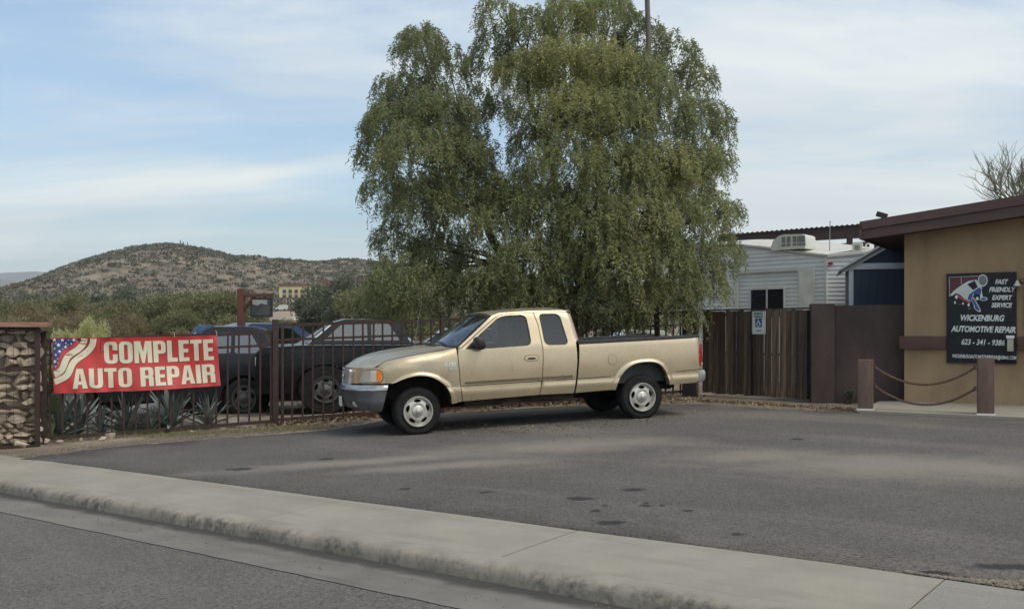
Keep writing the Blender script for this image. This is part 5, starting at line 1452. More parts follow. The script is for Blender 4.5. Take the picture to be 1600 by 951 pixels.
def leaves(base, dirn, length, width, rs):
    """pointed four-sided leaf blades: base (n,3), dirn (n,3), length/width (n,)"""
    n = len(base); d = unit(dirn); r = unit(rs.normal(size=(n, 3))); s = unit(np.cross(d, r)); l = length[:, None]; w = width[:, None]
    V = np.empty((n, 4, 3)); V[:, 0] = base; V[:, 1] = base + d * l * .45 + s * w * .5; V[:, 2] = base + d * l; V[:, 3] = base + d * l * .45 - s * w * .5
    Q = np.arange(n * 4).reshape(n, 4)
    return V.reshape(-1, 3), Q
def weeping(clumps, seed, per_m2, leaf=(.075, .015), strand=(.45, .95), nleaf=26, droop=1.0, shell=.5):
    """clumps: (center, rx, ry, rz, tint). Drooping twigs with small hanging leaflets."""
    rs = np.random.RandomState(seed); B = []; D = []; TT = []; tw_ = []
    for (c, rx, ry, rz, ti) in clumps:
        n = max(6, int(per_m2 * (rx * rz + rx * ry + ry * rz)))
        u = unit(rs.normal(size=(n, 3))); u[:, 2] = np.abs(u[:, 2]) * rs.choice([1, 1, 1, -.6], n)
        rad = (shell + (1 - shell) * rs.rand(n, 1)) ** .8
        p0 = np.array(c) + u * rad * np.array([rx, ry, rz])
        out = unit(u * np.array([1, 1, .3]) + rs.normal(0, .35, (n, 3)))
        L = rs.uniform(strand[0], strand[1], n)
        ts = (np.arange(nleaf) + .5) / nleaf
        for i in range(n):
            t = ts[:, None]
            path = p0[i] + out[i] * L[i] * (.45 * t - .18 * t * t) + np.array([0, 0, -1.0]) * L[i] * droop * (.25 * t + .65 * t * t)
            path = path + rs.normal(0, .012, path.shape)
            tan = out[i] * (.45 - .36 * t) + np.array([0, 0, -1.0]) * droop * (.25 + 1.3 * t)
            sd = unit(np.cross(tan, out[i] + rs.normal(0, .4, 3))) * np.where(np.arange(nleaf) % 2 == 0, 1, -1)[:, None]
            B.append(path); D.append(unit(tan) * .75 + sd * .95 + rs.normal(0, .6, path.shape) + np.array([0, 0, -.25]))
            TT.append(np.clip(ti + rs.normal(0, .16) + rs.normal(0, .12, nleaf), 0, 1)); tw_.append((path[0], path[nleaf // 2], path[-1]))
    B = np.concatenate(B); D = np.concatenate(D); TT = np.concatenate(TT); n = len(B)
    V, Q = leaves(B, D, rs.uniform(.7, 1.3, n) * leaf[0], rs.uniform(.75, 1.25, n) * leaf[1], rs)
    return V, Q, np.repeat(TT, 4), tw_
M['pepper_leaf'] = leafmat('pepper_leaf', (.185, .210, .112), (.295, .312, .145), (.43, .415, .165), .45)
M['mesquite_leaf'] = leafmat('mesquite_leaf', (.125, .135, .07), (.19, .19, .095), (.26, .25, .12), .3)
M['grey_leaf'] = leafmat('grey_green_leaf', (.085, .10, .07), (.135, .15, .105), (.18, .19, .13), .25)
M['yellow_bush'] = leafmat('yellow_green_bush', (.34, .35, .15), (.50, .49, .23), (.62, .59, .33), .3)
M['tan_bush'] = leafmat('tan_bush', (.13, .105, .06), (.20, .165, .09), (.27, .22, .12), .2)
M['bark'] = mat('dark_bark', (.045, .035, .028), (.075, .06, .048), 5, .95, bump=.7, stretch=(2, 2, .6))
def limb(mb, a, b, ra, rb, sag=.0, n=6, seed=0, seg=7):
    rr = random.Random(seed); a = Vector(a); b = Vector(b); L = (b - a).length; pts = []; rs = []
    w1 = Vector((rr.uniform(-1, 1), rr.uniform(-1, 1), rr.uniform(-.3, .6))) * L * .10
    for i in range(n + 1):
        t = i / n; p = a.lerp(b, t) + w1 * math.sin(math.pi * t) + Vector((0, 0, sag * math.sin(math.pi * t)))
        if 0 < i < n: p += Vector((rr.uniform(-1, 1), rr.uniform(-1, 1), rr.uniform(-1, 1))) * L * .018
        pts.append(p); rs.append(ra + (rb - ra) * t ** .8)
    mb.tube(pts, rs, seg); return pts
def build_pepper_tree():
    YC = 21.6
    spec = [  # column, row, half width, half height (photo px), depth offset, tint
        (655, 78, 42, 42, .3, .35), (700, 112, 40, 45, .2, .3), (632, 150, 50, 45, .4, .3), (690, 180, 55, 55, -.4, .4), (610, 200, 45, 48, -.2, .38), (585, 240, 30, 42, .3, .3),
        (650, 245, 65, 62, -.9, .42), (715, 250, 50, 60, -.5, .35), (600, 300, 36, 48, 0, .28), (660, 320, 60, 52, -.6, .34), (715, 330, 46, 60, -.3, .3), (620, 375, 38, 40, .2, .26), (690, 390, 55, 40, 0, .25),
        (625, 440, 48, 50, -.9, .36), (585, 470, 32, 32, -.7, .36), (680, 450, 56, 46, -.2, .22), (640, 490, 52, 24, -.5, .28), (730, 455, 40, 50, -.5, .22),
        (742, 165, 24, 44, .2, .3), (748, 240, 28, 44, 0, .3), (776, 165, 16, 30, .3, .3), (770, 300, 28, 40, 0, .35), (778, 30, 36, 42, .2, .3), (830, 55, 40, 48, .1, .35), (768, 85, 34, 36, .4, .3), (822, 115, 48, 44, -.3, .4), (892, 30, 44, 48, .1, .42), (945, 25, 44, 42, .3, .35), (1000, 60, 40, 45, .5, .35),
        (880, 100, 56, 52, -.5, .55), (940, 105, 58, 54, -.8, .60), (1000, 125, 58, 52, -.6, .45), (1058, 90, 34, 44, .2, .3), (1085, 125, 32, 36, .4, .28), (845, 175, 52, 50, -.4, .48),
        (905, 180, 66, 58, -1.2, .66), (975, 190, 66, 58, -1.3, .60), (1040, 180, 56, 54, -.9, .42), (1095, 190, 40, 48, -.2, .34), (1130, 195, 20, 34, .2, .3),
        (830, 240, 40, 50, -.3, .45), (890, 260, 64, 60, -1.4, .58), (960, 270, 66, 62, -1.7, .55), (1030, 265, 60, 60, -1.3, .52), (1090, 260, 42, 54, -.6, .45), (1125, 250, 22, 38, 0, .35),
        (800, 300, 44, 48, -.4, .42), (860, 330, 60, 56, -1.3, .50), (930, 345, 62, 58, -1.7, .52), (1000, 345, 62, 58, -1.7, .60), (1060, 340, 52, 56, -1.2, .52), (1110, 335, 34, 50, -.5, .45), (1140, 335, 20, 34, 0, .4),
        (775, 365, 46, 52, -.9, .44), (835, 405, 60, 54, -1.5, .46), (900, 420, 50, 56, -1.0, .40), (970, 415, 60, 56, -1.7, .56), (1035, 410, 54, 54, -1.5, .58), (1090, 405, 40, 50, -1.0, .5), (1135, 395, 26, 40, -.5, .42),
        (775, 440, 46, 46, -1.1, .45), (830, 465, 50, 38, -1.3, .44), (885, 480, 30, 36, -.6, .34), (945, 470, 46, 44, -1.3, .48), (1000, 465, 40, 40, -1.4, .5), (1050, 455, 46, 36, -1.4, .46), (1100, 445, 36, 36, -1.1, .4), (1070, 490, 30, 26, -1.3, .38), (985, 505, 22, 26, -1.2, .4), (935, 510, 24, 22, -.8, .36)]
    g = G(908, 628); base = Vector((1.55, YC, zp(1.55, YC)))
    T = empty('pepper_tree', base); tag(T, 'tall weeping pepper tree with feathery drooping foliage behind the gold pickup', 'tree')
    rr = random.Random(31); cl = []
    for (px, py, a, b, dy, ti) in spec:
        Y = YC + dy - .25; s = Y / F; c = P(px, py, Y) - base
        ti = ti + rr.uniform(-.16, .2); cl.append((tuple(c), a * s * 1.05, (a + b) * .5 * s * .95, b * s * 1.0, ti))
        # companions deeper in the crown so it is as thick as it is wide
        if a > 40 and rr.random() < .8:
            Y2 = YC + rr.uniform(.7, 2.2); s2 = Y2 / F; c2 = P(px + rr.uniform(-18, 18), py + rr.uniform(-12, 22), Y2) - base
            cl.append((tuple(c2), a * s2 * .9, a * s2, b * s2 * .85, ti * .8))
    V, Q, TI, tw_ = weeping(cl, 3, 140, leaf=(.095, .023), strand=(.28, .68), nleaf=22, droop=.7)
    obj('crown', np_mesh('crown', V, Q, M['pepper_leaf'], TI), T)
    # trunk and limbs
    mb = MB()
    fork = Vector((.05, 0, 2.4)); limb(mb, (0, 0, -.2), fork, .26, .19, n=7, seed=1, seg=12)
    lf = Vector((-.25, .1, .5)); l2 = Vector((-1.7, .2, 3.0)); limb(mb, lf, l2, .16, .11, n=7, seed=2, seg=10)
    l3 = Vector((-2.4, .2, 5.0)); limb(mb, l2, l3, .11, .06, n=6, seed=3, seg=8)
    f2 = Vector((.5, -.2, 4.6)); limb(mb, fork, f2, .18, .11, n=6, seed=4, seg=10); f3 = Vector((.2, 0, 6.9)); limb(mb, f2, f3, .11, .05, n=6, seed=5, seg=8)
    r2 = Vector((1.9, -.3, 4.4)); limb(mb, fork, r2, .14, .08, n=6, seed=6, seg=8); c2 = Vector((-.7, 0, 5.6)); limb(mb, fork, c2, .14, .07, n=6, seed=7, seg=8)
    c3 = Vector((-1.2, .1, 7.2)); limb(mb, c2, c3, .07, .04, n=6, seed=8)
    hubs = [fork, l2, l3, f2, f3, r2, c2, c3, l2.lerp(l3, .5), f2.lerp(f3, .5), fork.lerp(r2, .6), Vector(lf).lerp(l2, .6)]
    for k, (c, a, b, cc, ti) in enumerate(cl):
        c = Vector(c); h = min(hubs, key=lambda q: (q - c).length + (0 if q.z < c.z + .3 else 1.5) + (9 if (q.x > -1.45) != (c.x > -2.15 and True) and c.x < -2.15 else 0)); limb(mb, h, c + Vector((0, 0, cc * .3)), .038, .010, n=5, seed=40 + k, seg=5)
    mb.build('trunk', M['bark'], T, smooth=60)
    rs = random.Random(5); tb = MB()
    for a, b, c in tw_[::6]: tb.tube([Vector(a), Vector(b), Vector(c)], [.006, .004, .002], 3, False)
    tb.build('twigs', M['bark'], T, fix=False)
build_pepper_tree()

def bush_mesh(name, seed, clumps, n, leaf, m, spread=1.0, up=.4, fuzz=.12):
    """leaf-sized blades through a set of ellipsoid clumps"""
    rs = np.random.RandomState(seed); B = []; D = []; TT = []
    tot = sum(c[1] * c[2] * c[3] for c in clumps) ** 1
    vol = [(c[1] * c[2] * c[3]) ** .67 for c in clumps]; tv = sum(vol)
    for (c, rx, ry, rz, ti), v in zip(clumps, vol):
        k = int(n * v / tv); u = unit(rs.normal(size=(k, 3))); rad = rs.rand(k, 1) ** .38
        rad *= 1 + fuzz * np.sin(u[:, :1] * 7 + c[0] * 9) * np.sin(u[:, 2:] * 6 + seed) + rs.normal(0, fuzz * .7, (k, 1))
        B.append(np.array(c) + u * rad * np.array([rx, ry, rz])); D.append(u * .7 + rs.normal(0, .7, (k, 3)) + np.array([0, 0, up]))
        TT.append(np.clip(ti + rs.normal(0, .12, k) + .12 * np.sin(u[:, 0] * 5 + seed), 0, 1))
    B = np.concatenate(B); D = np.concatenate(D); TT = np.concatenate(TT); k = len(B)
    V, Q = leaves(B, D, rs.uniform(.6, 1.4, k) * leaf[0], rs.uniform(.7, 1.3, k) * leaf[1], rs)
    return np_mesh(name, V, Q, m, np.repeat(TT, 4))
def desert_tree_proto(seed, m, H=3.6, W=2.6, n=15000, leaf=(.16, .06)):
    rr = random.Random(seed); cl = []
    for k in range(17):
        a = rr.uniform(0, 2 * math.pi); r = W * rr.uniform(.1, .82); z = H * rr.uniform(.42, .86) - .10 * r
        q = rr.uniform(.45, .85); cl.append(((r * math.cos(a), r * math.sin(a), z), q * W * .38, q * W * .38, q * H * .22, rr.uniform(.15, .75)))
    cr = bush_mesh('crown', seed, cl, n, leaf, m, fuzz=.18)
    mb = MB()
    for k in range(4):
        a = k * 1.6 + rr.random(); e = Vector((math.cos(a) * W * .35, math.sin(a) * W * .35, H * .5)); limb(mb, (rr.uniform(-.1, .1), rr.uniform(-.1, .1), -.3), e, .11, .06, n=5, seed=seed + k)
        for c in cl[k::4]: limb(mb, e, c[0], .045, .012, n=4, seed=seed + 7 * k, seg=5)
    tr = mesh('trunk', mb.V, mb.F, M['bark'], 60)
    return cr, tr
TREES = [desert_tree_proto(101, M['mesquite_leaf']), desert_tree_proto(102, M['mesquite_leaf'], 3.4, 2.9), desert_tree_proto(103, M['grey_leaf'], 3.8, 2.5), desert_tree_proto(104, M['tan_bush'], 3.0, 2.3, 9000, (.14, .04))]
def plant_tree(px, py_top, Y, k, rz, label, group, w=1.0, cat='tree', name='desert_tree'):
    x = (px - CX) / F * Y; z0 = land(x, Y); zt = ZC - (py_top - HY) / F * Y
    s = (zt - z0) / (3.45 if k != 3 else 2.8)
    T = empty(name, (x, Y, z0), rz); T.scale = (s * w, s * w, s); tag(T, label, cat, group)
    obj('crown', TREES[k][0], T); obj('trunk', TREES[k][1], T)
    return T
THK = 'thicket of desert trees behind the yard'
THL = ['far olive tree above the gabion, second from the left edge', 'rounded olive tree at the foot of the hill, left of the dry tan tree top', 'olive tree directly above the large yellow green shrub', 'dry tan tree above the banner, left of its middle', 'tallest far olive tree left of the banner middle', 'nearer broad olive tree above the banner middle', 'olive tree above the banner, right of its middle', 'tall broad olive tree left of the timber sign post', 'olive tree touching the timber sign post on its left', 'leftmost olive tree cut by the photo edge', 'low nearest olive tree behind the right end of the banner', 'low dry tan tree behind the middle of the banner', 'low nearest olive tree behind the yellow green shrub', 'low olive tree behind the dry tan bush at the gabion']
for i_, (px, py, Y, k, rz, w) in enumerate(((20, 472, 62, 0, 0, 1.1), (60, 468, 75, 2, 1, 1.0), (108, 463, 70, 0, 2, 1.0), (150, 474, 58, 3, 3, 1.0), (185, 459, 76, 2, 4, .9), (225, 462, 60, 1, 5, 1.15), (262, 466, 66, 2, .5, 1.0), (300, 452, 58, 1, 1.5, 1.1), (338, 460, 52, 0, 2.5, 1.1), (-15, 470, 70, 1, 3.5, 1.2), (282, 488, 45, 0, 2.2, 1.0), (215, 492, 46, 3, .7, .9), (150, 492, 44, 0, 4.1, 1.0), (40, 488, 50, 1, 5.1, 1.0))):
    plant_tree(px, py, Y, k, rz, THL[i_], THK, w)
plant_tree(70, 482, 40, 3, 1.0, 'tan dry leaved bushy tree behind the gabion', None, 1.0)
plant_tree(120, 496, 36, 3, 2.0, 'low tan dry bush behind the yellow green shrub', None, 1.0, 'bush', 'dry_bush')
plant_tree(12, 494, 34, 3, 4.0, 'tan dry bush above the gabion cap at the left edge', None, 1.0, 'bush', 'dry_bush')
for (px, py, Y, k, rz, w, lab) in ((372, 470, 60, 0, 0, .9, 'olive desert tree right behind the hanging sign post'), (515, 455, 55, 2, 1, 1.1, 'grey green desert tree right of the far pale hotel'), (558, 442, 48, 2, 2.2, 1.0, 'grey green desert tree just left of the pepper tree foliage'), (600, 448, 40, 0, 2.9, 1.0, 'darker desert tree half hidden behind the pepper tree'), (440, 496, 70, 1, 4, 1.5, 'low olive tree below the hotel, left of its light pole'), (520, 494, 58, 1, 5, 1.5, 'low olive tree in front of the tan bank below the hotel'), (660, 470, 44, 1, .4, 1.2, 'olive desert tree behind the pickup windshield'), (760, 470, 46, 0, .9, 1.3, 'olive desert tree behind the pickup cab'), (880, 478, 48, 1, 1.9, 1.3, 'olive desert tree behind the pickup bed'), (990, 480, 46, 0, 2.4, 1.3, 'olive desert tree behind the utility pole')):
    plant_tree(px, py, Y, k, rz, lab, None, w)
# rounded yellow-green shrubs
def shrub(px, py, Y, wpx, hpx, m, seed, label, n=9000, leaf=(.07, .016), name='shrub', lumps=14, base=None):
    s = Y / F; x = (px - CX) * s; z0 = land(x, Y); zt = ZC - (py - HY) * s; W = wpx * s; H = zt - z0
    rr = random.Random(seed); cl = []
    for k in range(lumps):
        a = rr.uniform(0, 6.28); r = math.sqrt(rr.random()) * .8; cl.append(((W * r * math.cos(a), W * .8 * r * math.sin(a), H * (.62 + .22 * (1 - r * r) - .1 * rr.random())), W * .30, W * .28, H * .2, rr.uniform(.3, .9)))
    T = empty(name, (x, Y, z0)); tag(T, label, 'shrub')
    obj('foliage', bush_mesh('foliage', seed, cl, n, leaf, m, up=.9, fuzz=.10), T)
    mb = MB()
    for c in cl: limb(mb, (rr.uniform(-.1, .1), rr.uniform(-.1, .1), -.1), c[0], .025, .008, n=4, seed=seed, seg=5)
    mb.build('stems', M['bark'], T, smooth=60)
shrub(143, 498, 21.5, 36, 20, M['yellow_bush'], 61, 'rounded yellow green shrub behind the top of the banner', 34000, (.045, .012))
shrub(98, 509, 20.5, 20, 20, M['yellow_bush'], 62, 'small yellow green shrub left of the large rounded one', 16000, (.045, .012))
shrub(196, 503, 26, 18, 20, M['tan_bush'], 63, 'small olive tan shrub right of the yellow green shrub', 5000)
shrub(88, 535, 18.3, 18, 20, M['mesquite_leaf'], 64, 'green shrub behind the fence at the left end of the banner', 6000)

# ------------------------------------------------------------------ agaves and prickly pear behind the fence
M['agave'] = mat('blue_green_agave', (.14, .175, .15), (.20, .235, .20), 4, .6, dirt=((.22, .22, .17), 3, .4), rand=.15)
M['pear'] = mat('prickly_pear_pad', (.17, .20, .10), (.24, .26, .13), 5, .7, dirt=((.30, .29, .13), 3, .5), rand=.25)
def agave_leaf(L, w, curve, seed):
    V = []; Fc = []; n = 9
    for i in range(n + 1):
        t = i / n; ww = w * (.75 + .9 * t) * (1 - t ** 2.2) + .002; x = L * t * math.cos(curve * t * .6); z = L * t * math.sin(curve * t * .6) * -1
        V += [(x, -ww, z + ww * .45), (x, 0, z), (x, ww, z + ww * .45), (x, 0, z - w * .35 * (1 - t))]
    for i in range(n):
        a = i * 4; b = a + 4
        for k in range(4): Fc.append((a + k, a + (k + 1) % 4, b + (k + 1) % 4, b + k))
    return V, Fc
AG = []
for i, (L, w, c) in enumerate(((1.0, .058, .5), (1.0, .05, .15), (1.0, .06, -.25))):
    V, Fc = agave_leaf(L, w, c, i); AG.append(mesh('leaf', V, Fc, M['agave'], 50, True))
def agave(px, off, R_, n, label, seed, tilt=0):
    p = on_line(FA, FB, px, -off); T = empty('agave', (p.x, p.y, zp(p.x, p.y) - .02), seed); tag(T, label, 'agave', 'agaves behind the iron fence')
    rr = random.Random(seed)
    for k in range(n):
        t = k / (n - 1); az = k * 2.399 + rr.uniform(-.2, .2); el = R(12 + 72 * t ** .8 + rr.uniform(-6, 6)); s = R_ * (1.0 - .25 * t) * rr.uniform(.85, 1.1)
        o = obj('leaf', AG[rr.randrange(3)], T, (0, 0, .03 + .1 * t), None, (s, s * rr.uniform(.9, 1.25), s)); o.rotation_euler = (rr.uniform(-.2, .2), -el, az)
agave(92, .6, 1.0, 26, 'large dark blue green agave beside the gabion, leftmost of the row', 1)
agave(122, 1.1, .85, 20, 'spreading agave behind the fence, second from the gabion', 2)
agave(196, .55, .82, 24, 'agave in front of the boulders below the middle of the banner', 3)
agave(268, .55, .9, 26, 'tall agave right of the big grey boulder', 4)
agave(325, .5, .72, 22, 'grey green agave at the right end of the banner', 5)
agave(236, .35, .5, 16, 'small agave at the foot of the big grey boulder', 6)
agave(158, .5, .6, 16, 'small spiky agave between the two left boulders', 7)
def prickly(px, off, label, seed):
    p = on_line(FA, FB, px, -off); T = empty('prickly_pear', (p.x, p.y, zp(p.x, p.y))); tag(T, label, 'cactus')
    bm = bmesh.new(); bmesh.ops.create_icosphere(bm, subdivisions=2, radius=1)
    for v in bm.verts: v.co = Vector((v.co.x * (.85 + .2 * v.co.z), v.co.y * .22, v.co.z + 1))
    me = bpy.data.meshes.new('pad'); bm.to_mesh(me); bm.free(); me.materials.append(M['pear']); shade(me, 179)
    rr = random.Random(seed)
    for (x, z, s, a) in ((0, .0, .24, 0), (-.14, .42, .19, -.5), (.10, .44, .20, .35), (-.02, .75, .16, .1), (.24, .78, .15, .6), (-.26, .72, .15, -.4), (.08, 1.02, .13, -.1)):
        obj('pad', me, T, (x, rr.uniform(-.06, .06), z), (rr.uniform(-.2, .2), a, rr.uniform(-.6, .6)), (s * .8, s, s))
prickly(74, .5, 'prickly pear cactus between the gabion and the banner', 3)

# ------------------------------------------------------------------ vehicles in the yard
def carpaint(name, c, rough=.3): return mat(name, c, tuple(x * .8 for x in c), 2, rough, metal=0, coat=.15, spec=.3, dirt=((.05, .047, .045), 3, .2))
M['black_paint'] = carpaint('black_car_paint', (.006, .0065, .008)); M['grey_paint'] = carpaint('dark_grey_car_paint', (.014, .016, .021)); M['blue_paint'] = carpaint('blue_car_paint', (.025, .05, .11)); M['silver_paint'] = carpaint('silver_car_paint', (.38, .40, .42)); M['white_paint'] = carpaint('white_car_paint', (.62, .62, .60))
M['yard_rim'] = mat('dusty_dark_rim', (.14, .14, .14), (.09, .09, .09), 6, .5, metal=.5)
def vehicle(name, label, cat, origin, ang, low, cab, wins, wheels, half, m, rad=.38, rim=.24, lamps=(), strips=(), roofw=.78, roof_m=None):
    """low: side outline of the body, cab: outline of the greenhouse (both x,z); wins: side windows"""
    T = empty(name, origin, ang); tag(T, label, cat)
    # lower body: rounded in plan and section
    V2, Tq = fill2d([dense(low, .12)], .15); zs = [p[1] for p in low]; z0, z1 = min(zs), max(zs); xs = [p[0] for p in low]; x0, x1 = min(xs), max(xs)
    def hw(x, z):
        t = (z - z0) / (z1 - z0); e = min(1, (x - x0) / .5, (x1 - x) / .4); return half * (1 - .05 * (2 * t - 1) ** 2) * (.86 + .14 * math.sqrt(max(0, e)))
    for s in (-1, 1):
        sheet('body_side', [dense(low, .12)], lambda x, z, t: (x, s * (hw(x, z) - t), z), m, T, .14, .02, 35, flip=s > 0)
    top = []   # skin over the outline
    n = len(low); ld = dense(low, .12); V = []; Fc = []
    for (x, z) in ld: V += [(x, -hw(x, z) + .01, z), (x, -hw(x, z) * .5, z + .015), (x, hw(x, z) * .5, z + .015), (x, hw(x, z) - .01, z)]
    k = len(ld)
    for i in range(k):
        j = (i + 1) % k
        for q in range(3): Fc.append((i * 4 + q, i * 4 + q + 1, j * 4 + q + 1, j * 4 + q))
    obj('body_shell', mesh('body_shell', V, Fc, m, 35, True), T)
    zc0 = min(p[1] for p in cab); zc1 = max(p[1] for p in cab)
    cwf = lambda z: half * (.95 - (.95 - roofw) * (z - zc0) / (zc1 - zc0))
    for s in (-1, 1):
        c = sheet('cab_side', [dense(cab, .12)] + [w for w in wins], lambda x, z, t: (x, s * (cwf(z) - t), z), m, T, .14, .02, 35, flip=s > 0)
        for w in wins: sheet('window_glass', [w], lambda x, z, t: (x, s * (cwf(z) - .008), z), M['glass_yard'], c, None, 0, 35, flip=s > 0)
    cd = dense(cab, .10); V = []; Fc = []
    for (x, z) in cd:
        w = cwf(z) - .005; V += [(x, -w, z), (x, -w * .6, z + .02), (x, w * .6, z + .02), (x, w, z)]
    roofF = []; glassF = []
    k = len(cd)
    for i in range(k):
        j = (i + 1) % k; dz = abs(cd[i][1] - cd[j][1]); dx = abs(cd[i][0] - cd[j][0])
        steep = dz > dx * .35
        for q in range(3): (glassF if steep and min(cd[i][1], cd[j][1]) > zc0 + .05 else roofF).append((i * 4 + q, i * 4 + q + 1, j * 4 + q + 1, j * 4 + q))
    obj('roof', mesh('roof', V, roofF, roof_m or m, 40, True), T)
    if glassF: obj('screen_glass', mesh('screen_glass', V, glassF, M['glass_yard'], 60, True), T)
    for (x, z, w, h, yy, mm, nm) in lamps:
        for s in (-1, 1): MB().box(x - w / 2, x + w / 2, s * yy - .03, s * yy + .03, z - h / 2, z + h / 2, .012).build(nm, M[mm], T, smooth=40)
    for (xa, xb, z, h, mm, nm) in strips:
        for s in (-1, 1): MB().box(xa, xb, s * (half - .01) - .012, s * (half - .01) + .012, z - h / 2, z + h / 2, .004).build(nm, M[mm], T)
    for wx in wheels:
        for s in (-1, 1):
            wheel(T, wx, s * (half - .01), rad, s, rad, rim, .24, M['yard_rim'], 0)
            MB().lathe([(rad * 1.20, -.0), (rad * 1.20, .5)], 24, 'y', (0, 0, 0)).build('wheel_well', M['under'], T, loc=(wx, s * half * .98 - (0 if s < 0 else .5), rad), smooth=60)
    MB().box(x0 + .3, x1 - .3, -half * .85, half * .85, z0 - .16, z0 + .5).build('underbody', M['under'], T)
    return T
def arch(cx, r, z, n=8): return [(cx + r * math.cos(t), max(z, z + (r * math.sin(t)))) for t in np.linspace(0, math.pi, n)]
# dark grey double cab: front to the left
gp = lambda px, Y: Vector(((px - CX) / F * Y, Y, zp(max(-12, (px - CX) / F * Y), Y) - .02))
lowA = [(-.95, .36), (-.98, .95), (-.85, 1.10), (.55, 1.22), (3.95, 1.24), (4.05, 1.18), (4.05, .36)] + [(p[0], p[1]) for p in [(3.93, .36)]] + arch(3.4, .50, .36) + arch(0, .50, .36)
cabA = [(2.05, 1.20), (2.58, 1.72), (2.75, 1.78), (3.45, 1.78), (3.78, 1.72), (3.98, 1.22)]
winA = [rounded([(2.36, 1.27), (2.72, 1.66), (3.12, 1.68), (3.12, 1.27)], .05), rounded([(3.20, 1.27), (3.20, 1.68), (3.52, 1.66), (3.76, 1.27)], .05)]
vA = vehicle('sport_utility_vehicle', 'dark grey vehicle parked behind the right half of the banner', 'car', gp(134, 20.6), R(9), lowA, cabA, winA, (0, 3.4), .92, M['grey_paint'], .40, .25,
        lamps=[(3.93, 1.02, .14, .36, .88, 'lens_white', 'tail_lamp'), (-.80, .90, .2, .16, .78, 'lens', 'headlight')], strips=[(.55, 2.8, .84, .018, 'chrome', 'chrome_strip'), (.55, 2.8, .70, .014, 'chrome', 'chrome_strip'), (2.7, 2.9, 1.13, .03, 'black', 'door_handle')])
vA.scale = (1, 1, 1.1)
lowB = [(-1.05, .46), (-1.05, 1.30), (-.9, 1.45), (.6, 1.54), (2.35, 1.54), (4.5, 1.52), (4.5, .46), (4.2, .46)] + arch(3.5, .64, .46) + arch(.35, .64, .46)
cabB = [(x - .55, z) for x, z in [(.55, 1.52), (1.10, 2.0), (1.3, 2.06), (2.2, 2.06), (2.5, 1.98), (2.62, 1.52)]]
winB = [rounded([(.31, 1.60), (.67, 1.95), (1.20, 1.97), (1.20, 1.60)], .04), rounded([(1.28, 1.60), (1.28, 1.97), (1.65, 1.97), (1.87, 1.60)], .05)]
vB = vehicle('lifted_pickup', 'black lifted pickup with oversized tyres parked right behind the iron fence', 'pickup truck', gp(479, 20.3), R(14), lowB, cabB, winB, (.35, 3.5), .95, M['black_paint'], .54, .28,
        lamps=[(-.95, 1.15, .18, .2, .80, 'lens', 'headlight'), (4.42, 1.3, .12, .3, .9, 'red_lens', 'tail_lamp')], strips=[(-.6, 4.4, 1.50, .012, 'chrome', 'chrome_strip')])
vB.scale = (1, 1, .94)
lowC = [(-.85, .35), (-.88, .62), (-.6, .76), (.55, .90), (3.1, .95), (3.45, .90), (3.5, .40), (3.1, .32)] + arch(2.65, .36, .33) + arch(0, .36, .33)
cabC = [(.45, .88), (1.2, 1.36), (1.4, 1.42), (2.3, 1.40), (3.05, .93)]
winC = [rounded([(.85, .95), (1.35, 1.33), (1.72, 1.34), (1.72, .95)], .04), rounded([(1.80, .95), (1.80, 1.34), (2.2, 1.32), (2.62, .96)], .05)]
def sedan(label, px, py, Y, ang, m):
    x = (px - CX) / F * Y; zt = ZC - (py - HY) / F * Y
    o = vehicle('parked_car', label, 'car', Vector((x, Y, 0)), ang, lowC, cabC, winC, (0, 2.65), .85, m, .31, .20, lamps=[(-.72, .62, .16, .12, .70, 'lens', 'headlight'), (3.42, .72, .1, .12, .72, 'red_lens', 'tail_lamp')])
    z0 = land(x, Y); o.location.z = z0; s = (zt - z0) / 1.42; o.scale = (s, s, s); return o
sedan('blue car whose roof shows above the banner beside the dark grey vehicle', 268, 505, 27, R(35), M['blue_paint'])
sedan('pale blue car whose roof shows behind the fence post, left of the black pickup', 425, 502.5, 27.5, R(4), M['silver_paint'])
sedan('silver car glimpsed through the fence below the pepper tree left side', 600, 513, 24.5, R(8), M['silver_paint'])
sedan('white car glimpsed behind the pickup bed under the pepper tree', 900, 516, 26, R(5), M['white_paint'])
# folded hood leaning beside the blue car
def loose_hood():
    c = P(312, 522, 23.5); T = empty('car_hood', (c.x, c.y, c.z - .2)); tag(T, 'raised dark blue car hood sticking up above the banner right end', 'car hood')
    V = []; Fc = []; n = 8
    for i in range(n + 1):
        for j in range(n + 1):
            a, b = i / n, j / n; V.append((-.30 + .62 * a + .1 * b, -.1 + .5 * b, .02 + .42 * math.sin(b * 1.5) - .16 * (a - .4) ** 2 * 2 + .02 * math.sin(a * 14)))
    for i in range(n):
        for j in range(n): Fc.append((i * (n + 1) + j, (i + 1) * (n + 1) + j, (i + 1) * (n + 1) + j + 1, i * (n + 1) + j + 1))
    obj('panel', mesh('panel', V, Fc, M['blue_paint'], 60), T)
    for k in range(3): MB().box(-.2 + k * .18, -.15 + k * .18, .0, .36, .0, .02).build('rib', M['steel'], T, rot=(R(42), 0, 0), loc=(.03, -.1, .04))
    MB().box(-.02, .02, .2, .24, -1.6, .3).build('prop_stand', M['black'], T)
loose_hood()

